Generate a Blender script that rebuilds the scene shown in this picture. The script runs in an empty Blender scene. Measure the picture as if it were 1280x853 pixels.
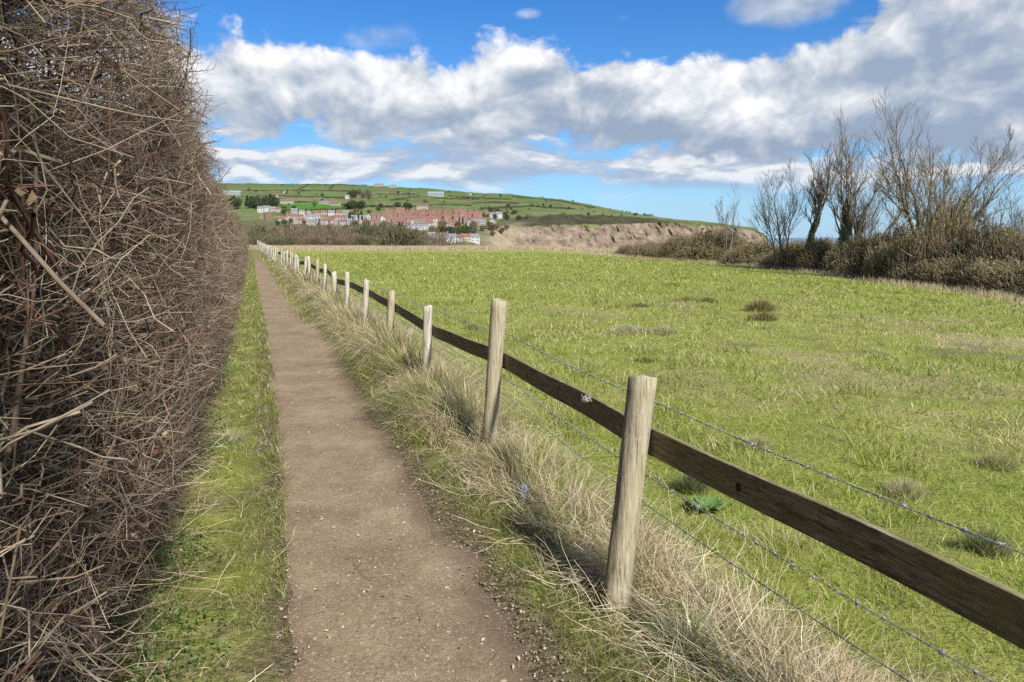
import bpy, math, random
import numpy as np
from math import sin, cos, tan, radians, pi
rng = np.random.default_rng(7)
random.seed(7)
sc = bpy.context.scene
COL = sc.collection
R = math.radians

# ------------------------------------------------------------------ camera maths
F, CX, CY, PITCH, EYE = 924.0, 640.0, 426.5, R(8.0), 1.6
def ray(px, py):
    a = (px - CX) / F; b = (CY - py) / F
    return np.array([a, cos(PITCH) + sin(PITCH) * b, -sin(PITCH) + cos(PITCH) * b])
def at_depth(px, py, Y):
    d = ray(px, py); d = d / d[1] * Y
    return np.array([d[0], d[1], d[2] + EYE])
def py_of(z, Y):                       # image row of height z at forward distance Y
    r = (z - EYE) / Y
    b = (sin(PITCH) + r * cos(PITCH)) / (cos(PITCH) - r * sin(PITCH))
    return CY - F * b
def z_of(py, Y):
    b = (CY - py) / F
    return EYE + Y * (-sin(PITCH) + cos(PITCH) * b) / (cos(PITCH) + sin(PITCH) * b)

# along-path frame
AZ = R(19.2)
D2 = np.array([-sin(AZ), cos(AZ)]); N2 = np.array([cos(AZ), sin(AZ)])
def st(s, t, z=0.0):
    s = np.asarray(s, float); t = np.asarray(t, float)
    return np.stack([D2[0]*s + N2[0]*t, D2[1]*s + N2[1]*t, np.zeros_like(s+t) + z], -1)
def to_st(x, y):
    return D2[0]*x + D2[1]*y, N2[0]*x + N2[1]*y

# ------------------------------------------------------------------ numpy noise
def _hash(ix, iy, seed):
    h = (ix.astype(np.int64) * 374761393 + iy.astype(np.int64) * 668265263 + seed * 1442695041) & 0xffffffff
    h = ((h ^ (h >> 13)) * 1274126177) & 0xffffffff
    return ((h ^ (h >> 16)) & 0xffff) / 65535.0
def vnoise(x, y, seed=0):
    x = np.asarray(x, float); y = np.asarray(y, float)
    ix = np.floor(x); iy = np.floor(y); fx = x - ix; fy = y - iy
    fx = fx*fx*(3-2*fx); fy = fy*fy*(3-2*fy)
    a = _hash(ix, iy, seed); b = _hash(ix+1, iy, seed); c = _hash(ix, iy+1, seed); d = _hash(ix+1, iy+1, seed)
    return (a*(1-fx)+b*fx)*(1-fy) + (c*(1-fx)+d*fx)*fy
def fbm(x, y, seed=0, o=4):
    s = 0; w = 0.5; tot = 0
    for i in range(o):
        s = s + w * vnoise(np.asarray(x)*2**i, np.asarray(y)*2**i, seed+i*17); tot += w; w *= .55
    return s / tot
def sstep(a, b, x):
    t = np.clip((np.asarray(x, float)-a)/(b-a), 0, 1); return t*t*(3-2*t)
def norm(v):
    return v / np.maximum(np.linalg.norm(v, axis=-1, keepdims=True), 1e-9)

# ------------------------------------------------------------------ terrain height of the near land
FARY = 112.0
def far_edge(x):                       # where the field stops, forward
    return FARY - 0.9*np.maximum(x-2, 0) + 3*np.sin(x*.11)
def ground_z(x, y):
    x = np.asarray(x, float); y = np.asarray(y, float)
    s, t = to_st(x, y)
    u = np.maximum(x-3, 0)
    z = -0.04 * u*u/(u+1.2)
    z = z + 0.07*np.exp(-((t-1.55)/.42)**2) + 0.05*np.exp(-((t+.95)/.6)**2)
    z = z + (fbm(x*.25, y*.25, 3)-.5)*.12*sstep(1.8, 4, t)*sstep(0, 3, u+2)
    z = z + (fbm(x*1.7, y*1.7, 9, 3)-.5)*.10*sstep(1.7, 2.6, t)
    # right hand side falls to the shore behind the scrub
    r = np.maximum(x-25, 0); z = z - 0.5*r*r/(r+18)
    # far side falls into the valley
    f = np.maximum(y-(far_edge(x)+5), 0); z = z - 0.30*f*f/(f+30)
    return np.maximum(z, -52)

# ------------------------------------------------------------------ mesh helpers
def make_mesh(name, V, faces, col=None, smooth=False, flat=False):
    V = np.asarray(V, np.float32).reshape(-1, 3)
    if not isinstance(faces, list): faces = [faces]
    faces = [np.asarray(f, np.int32) for f in faces if len(f)]
    me = bpy.data.meshes.new(name)
    me.vertices.add(len(V)); me.vertices.foreach_set('co', V.ravel())
    nl = sum(f.size for f in faces); nf = sum(len(f) for f in faces)
    me.loops.add(nl); me.loops.foreach_set('vertex_index', np.concatenate([f.ravel() for f in faces]))
    me.polygons.add(nf)
    tot = np.concatenate([np.full(len(f), f.shape[1], np.int32) for f in faces])
    start = np.concatenate([[0], np.cumsum(tot)[:-1]]).astype(np.int32)
    me.polygons.foreach_set('loop_start', start)
    try: me.polygons.foreach_set('loop_total', tot)
    except Exception: pass
    me.update(calc_edges=True)
    me.polygons.foreach_set('use_smooth', np.full(nf, not flat))
    if col is not None:
        c = np.asarray(col, np.float32)
        if c.shape[1] == 3: c = np.concatenate([c, np.ones((len(c), 1), np.float32)], 1)
        a = me.color_attributes.new('col', 'FLOAT_COLOR', 'POINT')
        a.data.foreach_set('color', c.ravel())
    return me
def link(name, me, mat, parent=None, loc=None, **tags):
    o = bpy.data.objects.new(name, me); COL.objects.link(o)
    if mat is not None and me is not None and not me.materials: me.materials.append(mat)
    if parent is not None: o.parent = parent
    if loc is not None: o.location = loc
    for k, v in tags.items():
        if v: o[k] = v
    return o
def thing(name, label, category, loc=(0, 0, 0), group=None, rz=0):
    o = bpy.data.objects.new(name, None); COL.objects.link(o)
    o.location = loc; o.rotation_euler = (0, 0, rz); o.empty_display_size = .2
    o['label'] = label; o['category'] = category
    if group: o['group'] = group
    return o
def copy_thing(root, loc, rz=0, scale=1, label=None, group=None):
    r = root.copy(); COL.objects.link(r); r.location = loc; r.rotation_euler = (0, 0, rz)
    r.scale = (scale,)*3 if np.isscalar(scale) else scale
    if label: r['label'] = label
    if group: r['group'] = group
    for ch in root.children:
        c = ch.copy(); COL.objects.link(c); c.parent = r
        for g in ch.children:
            d = g.copy(); COL.objects.link(d); d.parent = c
    return r
class MB:                                # polygon collector
    def __init__(self): self.V = []; self.Q = []; self.T = []
    def quad(self, a, b, c, d):
        n = len(self.V); self.V += [a, b, c, d]; self.Q.append((n, n+1, n+2, n+3))
    def tri(self, a, b, c):
        n = len(self.V); self.V += [a, b, c]; self.T.append((n, n+1, n+2))
    def box(self, x0, x1, y0, y1, z0, z1):
        n = len(self.V)
        self.V += [(x, y, z) for z in (z0, z1) for x, y in ((x0, y0), (x1, y0), (x1, y1), (x0, y1))]
        self.Q += [tuple(n+i for i in q) for q in ((3,2,1,0),(4,5,6,7),(0,1,5,4),(1,2,6,5),(2,3,7,6),(3,0,4,7))]
    def mesh(self, name):
        return make_mesh(name, self.V, [np.array(self.Q).reshape(-1, 4), np.array(self.T).reshape(-1, 3)], flat=True)

def tubes(P, Rr, sides=3, cols=None):
    """P (n,K,3), Rr (n,K) -> verts, quads, cols per vert"""
    n, K, _ = P.shape
    T = np.empty_like(P); T[:, 1:-1] = P[:, 2:]-P[:, :-2]; T[:, 0] = P[:, 1]-P[:, 0]; T[:, -1] = P[:, -1]-P[:, -2]
    T = norm(T)
    ref = norm(rng.normal(size=(n, 1, 3)))
    U = norm(np.cross(T, ref + 1e-3)); W = np.cross(T, U)
    a = np.arange(sides)*2*pi/sides
    V = P[:, :, None] + Rr[:, :, None, None]*(np.cos(a)[None, None, :, None]*U[:, :, None] + np.sin(a)[None, None, :, None]*W[:, :, None])
    base = (np.arange(n)*K*sides)[:, None, None] + (np.arange(K-1)*sides)[None, :, None]
    j = np.arange(sides); jn = (j+1) % sides
    Q = np.stack([base+j, base+jn, base+sides+jn, base+sides+j], -1).reshape(-1, 4)
    C = None
    if cols is not None: C = np.repeat(cols, K*sides, axis=0)
    return V.reshape(-1, 3), Q, C
def curved(P0, D, L, K, bend=.15, jit=.02):
    """curved twig centre lines"""
    n = len(P0)
    u = np.linspace(0, 1, K)[None, :, None]
    b = norm(np.cross(D, rng.normal(size=(n, 3))))[:, None]
    bb = (rng.uniform(-1, 1, (n, 1, 1))*bend*L[:, None, None])
    P = P0[:, None] + D[:, None]*L[:, None, None]*u + b*bb*(u*u)
    w = np.cumsum(rng.normal(size=(n, K, 3)), 1)*jit*L[:, None, None]; w -= w[:, :1]
    return P + w
def rot_dir(D, ang):
    r = norm(np.cross(D, rng.normal(size=D.shape)))
    return norm(D*np.cos(ang)[:, None] + r*np.sin(ang)[:, None])
def join(parts):
    V = []; Q = []; C = []; n = 0
    for v, q, c in parts:
        V.append(v); Q.append(q+n); C.append(c); n += len(v)
    return np.concatenate(V), np.concatenate(Q), (np.concatenate(C) if C[0] is not None else None)
def leaves(P, size, cols, flat=0.0, aspect=.6):
    n = len(P)
    nr = rng.normal(size=(n, 3)); nr[:, 2] += flat; nr = norm(nr)
    U = norm(np.cross(nr, rng.normal(size=(n, 3)))); W = np.cross(nr, U)
    s = size[:, None]
    V = np.stack([P-U*s, P+W*s*aspect+nr*s*.15, P+U*s, P-W*s*aspect+nr*s*.15], 1).reshape(-1, 3)
    Q = np.arange(n*4).reshape(n, 4)
    return V, Q, np.repeat(cols, 4, axis=0)
def blades(P, H, W, cols, lean=.35, leand=None, droop=.6):
    """grass blades: 7 verts each"""
    n = len(P)
    a = rng.uniform(0, 2*pi, n)
    d = np.stack([np.cos(a), np.sin(a), np.zeros(n)], -1)
    if leand is not None: d = norm(d*.8 + leand)
    l = rng.uniform(.1, 1, n)*lean
    fa = rng.uniform(0, 2*pi, n); side = np.stack([np.cos(fa), np.sin(fa), np.zeros(n)], -1)
    out = []
    for k, u in enumerate((0, .38, .72, 1.0)):
        off = l*(u + droop*u*u)
        up = u*np.sqrt(np.clip(1-(off*.55)**2, .12, 1)) - droop*.35*l*u*u
        c = P + d*(off*H)[:, None] + np.array([0, 0, 1])*(up*H)[:, None]
        if k < 3:
            w = (W*(1-.28*k))[:, None]*.5
            out += [c - side*w, c + side*w]
        else: out.append(c)
    V = np.stack(out, 1).reshape(-1, 3)
    b = (np.arange(n)*7)[:, None]
    Q = np.concatenate([b+np.array([0, 1, 3, 2]), b+np.array([2, 3, 5, 4])])
    T = b+np.array([4, 5, 6])
    return V, [Q, T], np.repeat(cols, 7, axis=0)
def mixc(pal, n, jitter=.12, w=None):
    pal = np.array(pal, float)
    i = rng.choice(len(pal), n, p=None if w is None else np.array(w)/sum(w)); j = rng.choice(len(pal), n, p=None if w is None else np.array(w)/sum(w))
    f = rng.uniform(0, .5, (n, 1))
    c = pal[i]*(1-f)+pal[j]*f
    return np.clip(c*(1+rng.normal(size=(n, 1))*jitter), 0.003, .95)

# ------------------------------------------------------------------ materials
def new_mat(name, rough=.8, spec=.3):
    m = bpy.data.materials.new(name); m.use_nodes = True
    nt = m.node_tree; b = nt.nodes['Principled BSDF']
    b.inputs['Roughness'].default_value = rough
    b.inputs['Specular IOR Level'].default_value = spec
    return m, nt, b
def N(nt, t, **kw):
    n = nt.nodes.new(t)
    for k, v in kw.items():
        if k in n.inputs: n.inputs[k].default_value = v
        else: setattr(n, k, v)
    return n
def ramp(nt, stops, fac=None):
    r = nt.nodes.new('ShaderNodeValToRGB'); e = r.color_ramp.elements
    while len(e) < len(stops): e.new(.5)
    for i, (p, c) in enumerate(stops): e[i].position = p; e[i].color = (*c, 1) if len(c) == 3 else c
    if fac is not None: nt.links.new(fac, r.inputs['Fac'])
    return r
def noise(nt, coord, scale, detail=5, rough=.6, stretch=None, dist=0):
    if stretch is not None:
        mp = nt.nodes.new('ShaderNodeMapping'); mp.inputs['Scale'].default_value = stretch
        nt.links.new(coord, mp.inputs['Vector']); coord = mp.outputs[0]
    n = N(nt, 'ShaderNodeTexNoise', Scale=scale, Detail=detail, Roughness=rough, Distortion=dist)
    nt.links.new(coord, n.inputs['Vector']); return n.outputs['Fac']
def mathn(nt, op, a, b=None, c=None, clamp=False):
    n = nt.nodes.new('ShaderNodeMath'); n.operation = op; n.use_clamp = clamp
    for i, v in enumerate((a, b, c)):
        if v is None: continue
        if isinstance(v, (int, float)): n.inputs[i].default_value = v
        else: nt.links.new(v, n.inputs[i])
    return n.outputs[0]
def mixrgb(nt, fac, a, b, mode='MIX'):
    n = nt.nodes.new('ShaderNodeMix'); n.data_type = 'RGBA'; n.blend_type = mode
    ins = [n.inputs[0], n.inputs[6], n.inputs[7]]
    for i, v in zip(ins, (fac, a, b)):
        if isinstance(v, (int, float)): i.default_value = v
        elif isinstance(v, tuple): i.default_value = (*v, 1) if len(v) == 3 else v
        else: nt.links.new(v, i)
    return n.outputs[2]
def attr_mat(name, rough=.75, trans=0.0, spec=.25, nscale=None, namt=.3, bump=0, bscale=8):
    m, nt, b = new_mat(name, rough, spec)
    a = N(nt, 'ShaderNodeAttribute', attribute_name='col')
    col = a.outputs['Color']
    tc = nt.nodes.new('ShaderNodeTexCoord')
    if nscale:
        nz = noise(nt, tc.outputs['Object'], nscale, 4)
        r = ramp(nt, [(.25, (1-namt,)*3), (.75, (1+namt,)*3)], nz)
        col = mixrgb(nt, 1.0, col, r.outputs[0], 'MULTIPLY')
    nt.links.new(col, b.inputs['Base Color'])
    if bump:
        bp = N(nt, 'ShaderNodeBump', Strength=bump, Distance=.02)
        nt.links.new(noise(nt, tc.outputs['Object'], bscale, 5), bp.inputs['Height'])
        nt.links.new(bp.outputs[0], b.inputs['Normal'])
    if trans:
        t = nt.nodes.new('ShaderNodeBsdfTranslucent'); nt.links.new(col, t.inputs['Color'])
        mx = N(nt, 'ShaderNodeMixShader'); mx.inputs[0].default_value = trans
        nt.links.new(b.outputs[0], mx.inputs[1]); nt.links.new(t.outputs[0], mx.inputs[2])
        nt.links.new(mx.outputs[0], nt.nodes['Material Output'].inputs['Surface'])
    return m
def plain_mat(name, c, rough=.8, var=.25, scale=3, spec=.25, bump=0):
    m, nt, b = new_mat(name, rough, spec)
    tc = nt.nodes.new('ShaderNodeTexCoord')
    nz = noise(nt, tc.outputs['Object'], scale, 5)
    r = ramp(nt, [(.3, tuple(x*(1-var) for x in c)), (.7, tuple(min(1, x*(1+var)) for x in c))], nz)
    nt.links.new(r.outputs[0], b.inputs['Base Color'])
    if bump:
        bp = N(nt, 'ShaderNodeBump', Strength=bump, Distance=.01)
        nt.links.new(nz, bp.inputs['Height']); nt.links.new(bp.outputs[0], b.inputs['Normal'])
    return m

M_GRASS = attr_mat('grass_blade', .55, .42, .3)
M_TWIG = attr_mat('bark_twig', .8, 0, .2, nscale=40, namt=.3)
M_LEAF = attr_mat('leaf', .6, .25, .3)
M_BARK = attr_mat('tree_bark', .85, 0, .2, nscale=6, namt=.35)
M_FARLEAF = attr_mat('far_foliage', .8, .1, .1)

def ground_material():
    m, nt, b = new_mat('meadow_turf', .9, .15)
    tc = nt.nodes.new('ShaderNodeTexCoord'); C = tc.outputs['Object']
    at = N(nt, 'ShaderNodeAttribute', attribute_name='col')      # r: dryness, g: soil, b: dark litter
    sep = nt.nodes.new('ShaderNodeSeparateColor'); nt.links.new(at.outputs['Color'], sep.inputs[0])
    n1 = noise(nt, C, .35, 5, .6); n2 = noise(nt, C, 3.2, 6, .65); n3 = noise(nt, C, 24, 5, .7); n4 = noise(nt, C, 9, 4, .7)
    g = ramp(nt, [(.34, (.10, .13, .026)), (.45, (.20, .242, .040)), (.56, (.28, .30, .068)), (.68, (.35, .325, .13))], mathn(nt, 'ADD', mathn(nt, 'MULTIPLY', n2, .45), mathn(nt, 'ADD', mathn(nt, 'MULTIPLY', n3, .3), mathn(nt, 'MULTIPLY', n1, .25))))
    dry = ramp(nt, [(.3, (.17, .13, .06)), (.5, (.33, .27, .14)), (.7, (.48, .41, .24))], n3)
    soil = ramp(nt, [(.36, (.06, .044, .028)), (.52, (.12, .09, .06)), (.68, (.24, .19, .13))], n3)
    brown = mixrgb(nt, mathn(nt, 'MULTIPLY', mathn(nt, 'SUBTRACT', n4, .56, clamp=True), 3, clamp=True), g.outputs[0], (.17, .14, .065))
    dm = mathn(nt, 'ADD', sep.outputs[0], mathn(nt, 'MULTIPLY', mathn(nt, 'SUBTRACT', n4, .5), 1.1))
    c = mixrgb(nt, mathn(nt, 'MULTIPLY', mathn(nt, 'SUBTRACT', dm, .35), 2.2, clamp=True), brown, dry.outputs[0])
    c = mixrgb(nt, sep.outputs[1], c, soil.outputs[0])
    nt.links.new(c, b.inputs['Base Color'])
    bp = N(nt, 'ShaderNodeBump', Strength=.9, Distance=.05)
    nt.links.new(mathn(nt, 'ADD', n3, mathn(nt, 'MULTIPLY', n4, .8)), bp.inputs['Height']); nt.links.new(bp.outputs[0], b.inputs['Normal'])
    return m
def path_material():
    m, nt, b = new_mat('trodden_earth', .9, .2)
    tc = nt.nodes.new('ShaderNodeTexCoord'); C = tc.outputs['Object']
    at = N(nt, 'ShaderNodeAttribute', attribute_name='col')
    sep = nt.nodes.new('ShaderNodeSeparateColor'); nt.links.new(at.outputs['Color'], sep.inputs[0])
    n1 = noise(nt, C, 2.0, 6, .6); n2 = noise(nt, C, 45, 6, .75); n3 = noise(nt, C, 160, 3, .6); n4 = noise(nt, C, 9, 5, .7)
    v = nt.nodes.new('ShaderNodeTexVoronoi'); v.inputs['Scale'].default_value = 75; nt.links.new(C, v.inputs['Vector'])
    base = ramp(nt, [(.36, (.14, .100, .060)), (.5, (.25, .186, .118)), (.64, (.385, .305, .205))], mathn(nt, 'ADD', mathn(nt, 'MULTIPLY', n1, .35), mathn(nt, 'ADD', mathn(nt, 'MULTIPLY', n2, .4), mathn(nt, 'MULTIPLY', n4, .25))))
    # fine grit: scattered pale and dark grains
    vs = nt.nodes.new('ShaderNodeSeparateColor'); nt.links.new(v.outputs['Color'], vs.inputs[0])
    pale = mathn(nt, 'MULTIPLY', mathn(nt, 'GREATER_THAN', vs.outputs[0], .72), mathn(nt, 'LESS_THAN', v.outputs['Distance'], .34))
    darkg = mathn(nt, 'MULTIPLY', mathn(nt, 'LESS_THAN', vs.outputs[1], .28), mathn(nt, 'LESS_THAN', v.outputs['Distance'], .33))
    c = mixrgb(nt, mathn(nt, 'MULTIPLY', pale, .75), base.outputs[0], (.42, .35, .26))
    c = mixrgb(nt, mathn(nt, 'MULTIPLY', darkg, .6), c, (.07, .05, .035))
    damp = mathn(nt, 'MULTIPLY', mathn(nt, 'SUBTRACT', mathn(nt, 'ADD', sep.outputs[0], mathn(nt, 'MULTIPLY', mathn(nt, 'SUBTRACT', n4, .5), .9)), .25), 1.6, clamp=True)
    c = mixrgb(nt, mathn(nt, 'MULTIPLY', damp, .8), c, (.095, .066, .042))
    nt.links.new(c, b.inputs['Base Color'])
    bp = N(nt, 'ShaderNodeBump', Strength=.8, Distance=.012)
    h = mathn(nt, 'ADD', n2, mathn(nt, 'ADD', mathn(nt, 'MULTIPLY', n3, .5), mathn(nt, 'MULTIPLY', pale, .5)))
    nt.links.new(mathn(nt, 'ADD', h, mathn(nt, 'MULTIPLY', n4, .35)), bp.inputs['Height']); nt.links.new(bp.outputs[0], b.inputs['Normal'])
    return m
def wood_material(name, stops, green, zdir=True, gamt=.5, crack=.5, knots=False):
    m, nt, b = new_mat(name, .82, .25)
    tc = nt.nodes.new('ShaderNodeTexCoord'); C = tc.outputs['Object']
    st_ = (1, 1, .06) if zdir else (.10, 1, 1)
    n1 = noise(nt, C, 75, 6, .75, st_, .5); n2 = noise(nt, C, 190, 4, .8, st_); n3 = noise(nt, C, 9, 6, .7); n4 = noise(nt, C, 2.0, 3)
    base = ramp(nt, stops, mathn(nt, 'ADD', mathn(nt, 'MULTIPLY', n1, .6), mathn(nt, 'MULTIPLY', n2, .4)))
    gm = mathn(nt, 'MULTIPLY', mathn(nt, 'SUBTRACT', mathn(nt, 'ADD', mathn(nt, 'MULTIPLY', n3, .6), mathn(nt, 'MULTIPLY', n4, .5)), .46), 5, clamp=True)
    c = mixrgb(nt, mathn(nt, 'MULTIPLY', gm, gamt), base.outputs[0], green)
    ck = mathn(nt, 'MULTIPLY', mathn(nt, 'SUBTRACT', .43, n1), 14, clamp=True)
    c = mixrgb(nt, mathn(nt, 'MULTIPLY', ck, crack), c, (.035, .027, .018))
    sp = noise(nt, C, 60, 3, .8)
    if knots:
        v = nt.nodes.new('ShaderNodeTexVoronoi'); v.inputs['Scale'].default_value = 4.5; nt.links.new(C, v.inputs['Vector'])
        c = mixrgb(nt, mathn(nt, 'MULTIPLY', mathn(nt, 'SUBTRACT', .075, v.outputs['Distance']), 60, clamp=True), c, (.02, .014, .009))
    c = mixrgb(nt, mathn(nt, 'MULTIPLY', mathn(nt, 'SUBTRACT', sp, .62), 5, clamp=True), c, tuple(min(1, x*1.35) for x in stops[-1][1]))
    nt.links.new(c, b.inputs['Base Color'])
    bp = N(nt, 'ShaderNodeBump', Strength=.7, Distance=.006)
    nt.links.new(mathn(nt, 'ADD', n1, mathn(nt, 'MULTIPLY', n2, .5)), bp.inputs['Height']); nt.links.new(bp.outputs[0], b.inputs['Normal'])
    return m

# ================================================================== GROUND
def build_ground():
    def axis(lo, hi, fine0, fine1, d0, g):
        a = list(np.arange(fine0, fine1, d0)); x = fine1; d = d0
        while x < hi: a.append(x); d *= g; x += d
        a.append(hi); x = fine0; d = d0; b = []
        while x > lo: d *= g; x -= d; b.append(max(x, lo))
        return np.array(b[::-1] + a)
    xs = axis(-160, 230, -4, 8, .16, 1.045); ys = axis(-40, 420, 0, 12, .16, 1.035)
    X, Y = np.meshgrid(xs, ys, indexing='ij')
    Z = ground_z(X, Y)
    s, t = to_st(X, Y)
    # keep ground just below the path sheet
    Z = Z - .012*sstep(-.15, .05, t)*(1-sstep(1.05, 1.25, t))*(s < 110)
    fe = far_edge(X)
    dry = .95*np.exp(-((t-1.60)/.34)**2) + .9*sstep(fe-26, fe-17, Y+3*fbm(X*.3, Y*.3, 5)) 
    # dry rim in front of the scrub on the right
    hx = hedge_x(Y)
    dry = dry + .7*np.exp(-((X-hx+1.3)/.9)**2)
    # a poor brownish patch in the middle of the field
    dry = dry + .30*np.exp(-(((X-5.5)/4.2)**2 + ((Y-13)/4.5)**2)) + .5*sstep(.5, .68, fbm(X*.5, Y*.5, 41, 5))
    soil = .9*sstep(-.12, .05, t)*(1-sstep(1.08, 1.25, t))*(s < 125) + .8*(1-sstep(-1.0, -.35, t+.5*(fbm(X*2, Y*2, 43)-.5))) + .55*np.exp(-((t+.2)/.35)**2)*sstep(.45, .65, fbm(X*5, Y*5, 44, 3))
    poor = np.exp(-(((X-5.5)/4.2)**2 + ((Y-13)/4.5)**2)) + .35*(t > 2.2)*(Y < 60)
    soil = soil + .5*np.clip(poor, 0, 1)*sstep(.60, .72, fbm(X*1.9, Y*1.9, 48, 4)) + .8*sstep(0, 2, X-hx)
    C = np.stack([np.clip(dry, 0, 1), np.clip(soil, 0, 1), np.zeros_like(dry)], -1).reshape(-1, 3)
    n, mm = X.shape; i = np.arange(n*mm).reshape(n, mm)
    Q = np.stack([i[:-1, :-1], i[1:, :-1], i[1:, 1:], i[:-1, 1:]], -1).reshape(-1, 4)
    me = make_mesh('ground', np.stack([X, Y, Z], -1).reshape(-1, 3), Q, C, True)
    link('ground', me, ground_material(), kind='structure')
def hedge_x(Y):                         # x of the scrub's near foot for a forward distance
    Y = np.asarray(Y, float)
    return np.interp(Y, [0, 15, 25.6, 34, 46, 58, 67, 74, 80, 90], [15.5, 16.6, 17.9, 18.6, 18.8, 17.0, 11.4, 8.6, 15, 28])
build_ground()

def path_bend(s):                        # the path drifts left at its far end
    return -0.0*s - .9*sstep(60, 120, s)
def build_path():
    ss = np.concatenate([np.arange(-3, 12, .12), np.geomspace(12, 122, 160)])
    w = np.linspace(0, 1, 44)
    V = []; C = []
    lo = -.10 + .12*sstep(2, 6, ss) - .10*sstep(12, 30, ss) + (fbm(ss*1.4, ss*0, 21)-.5)*.16 + path_bend(ss)
    hi = 1.06 - .03*sstep(3, 5, ss) + .22*sstep(6.5, 12, ss) - .26*sstep(20, 45, ss) + (fbm(ss*1.7, ss*0+5, 22)-.5)*.16 + (fbm(ss*6, ss*0+5, 23, 4)-.5)*.20 + path_bend(ss)
    S, W = np.meshgrid(ss, w, indexing='ij')
    T = lo[:, None]*(1-W) + hi[:, None]*W
    P = st(S, T)
    g = ground_z(P[..., 0], P[..., 1])
    edge = np.minimum(W, 1-W)
    P[..., 2] = g + .010 - .012*np.sin(pi*W)**.6 + (fbm(P[..., 0]*6, P[..., 1]*6, 8)-.5)*.006 - .045*(1-sstep(.0, .17, edge)) + (fbm(P[..., 0]*9, P[..., 1]*9, 18, 4)-.5)*.05*(1-sstep(.05, .22, edge))
    damp = .8*sstep(.66, .92, W) + .4*(1-sstep(.06, .22, W))
    C = np.stack([damp, damp*0, damp*0], -1).reshape(-1, 3)
    n, m = S.shape; i = np.arange(n*m).reshape(n, m)
    Q = np.stack([i[:-1, :-1], i[:-1, 1:], i[1:, 1:], i[1:, :-1]], -1).reshape(-1, 4)[:, ::-1]
    me = make_mesh('path', P.reshape(-1, 3), Q, C, True)
    link('path', me, path_material(), kind='structure')
build_path()

# stones and crumbs on the path
def build_gravel():
    n = 13000
    s = 1.2 + rng.exponential(3.4, n); e = rng.uniform(0, 1, n)
    t = np.where(e < .12, rng.normal(.10, .08, n), np.where(e < .24, rng.normal(1.02, .10, n), rng.uniform(.02, 1.12, n)))
    P = st(s, t); P[:, 2] = ground_z(P[:, 0], P[:, 1])
    size = np.clip(rng.lognormal(-5.9, .45, n), .0014, .012)
    ico = np.array([(0,0,1),(.89,0,.45),(.28,.85,.45),(-.72,.53,.45),(-.72,-.53,.45),(.28,-.85,.45),(.72,.53,-.45),(-.28,.85,-.45),(-.89,0,-.45),(-.28,-.85,-.45),(.72,-.53,-.45),(0,0,-1)])
    tri = np.array([(0,1,2),(0,2,3),(0,3,4),(0,4,5),(0,5,1),(1,6,2),(2,7,3),(3,8,4),(4,9,5),(5,10,1),(6,7,2),(7,8,3),(8,9,4),(9,10,5),(10,6,1),(11,7,6),(11,8,7),(11,9,8),(11,10,9),(11,6,10)])
    V = ico[None]*(1+rng.normal(size=(n, 12, 1))*.18)*size[:, None, None]*np.stack([rng.uniform(.8, 1.5, n), rng.uniform(.7, 1.2, n), rng.uniform(.45, .8, n)], -1)[:, None]
    a = rng.uniform(0, 2*pi, n); c, s_ = np.cos(a)[:, None], np.sin(a)[:, None]
    V = np.stack([V[..., 0]*c-V[..., 1]*s_, V[..., 0]*s_+V[..., 1]*c, V[..., 2]], -1) + P[:, None]
    F_ = (tri[None] + (np.arange(n)*12)[:, None, None]).reshape(-1, 3)
    C = np.repeat(mixc([(.30, .235, .16), (.40, .33, .24), (.18, .13, .085), (.56, .50, .41)], n, w=[5, 1.6, 6, .35]), 12, axis=0)
    link('gravel', make_mesh('gravel', V.reshape(-1, 3), F_, C, flat=True), attr_mat('pebble', .8, nscale=120), kind='stuff', label='small pale stones and crumbs scattered along the trodden earth path', category='gravel')
build_gravel()

def build_litter():
    n = 420; s = 1.3 + rng.exponential(3.0, n); t = np.where(rng.uniform(size=n) < .6, rng.normal(1.04, .10, n), rng.uniform(.0, 1.1, n))
    P = st(s, t); P[:, 2] = ground_z(P[:, 0], P[:, 1]) + .012
    V, Q, C = leaves(P, rng.uniform(.005, .014, n), mixc([(.45, .36, .24), (.25, .17, .10), (.58, .50, .37)], n, .15), 4, .45)
    m = 260; s = 1.3 + rng.exponential(3.0, m); t = np.where(rng.uniform(size=m) < .7, rng.normal(1.05, .12, m), rng.uniform(.0, 1.1, m)); P0 = st(s, t); P0[:, 2] = ground_z(P0[:, 0], P0[:, 1]) + .014
    D = norm(np.stack([rng.normal(size=m), rng.normal(size=m), rng.uniform(-.02, .1, m)], -1))
    V2, Q2, C2 = tubes(curved(P0, D, rng.uniform(.03, .16, m), 5, .3, .03), np.linspace(1, .5, 5)[None]*rng.uniform(.0008, .0018, m)[:, None], 3, mixc([(.45, .38, .27), (.22, .16, .10)], m))
    V, Q, C = join([(V, Q, C), (V2, Q2, C2)])
    link('path_litter', make_mesh('path_litter', V, Q, C), M_LEAF, kind='stuff', label='dry leaf bits and short twigs lying on the earth path', category='litter')
build_litter()

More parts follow.
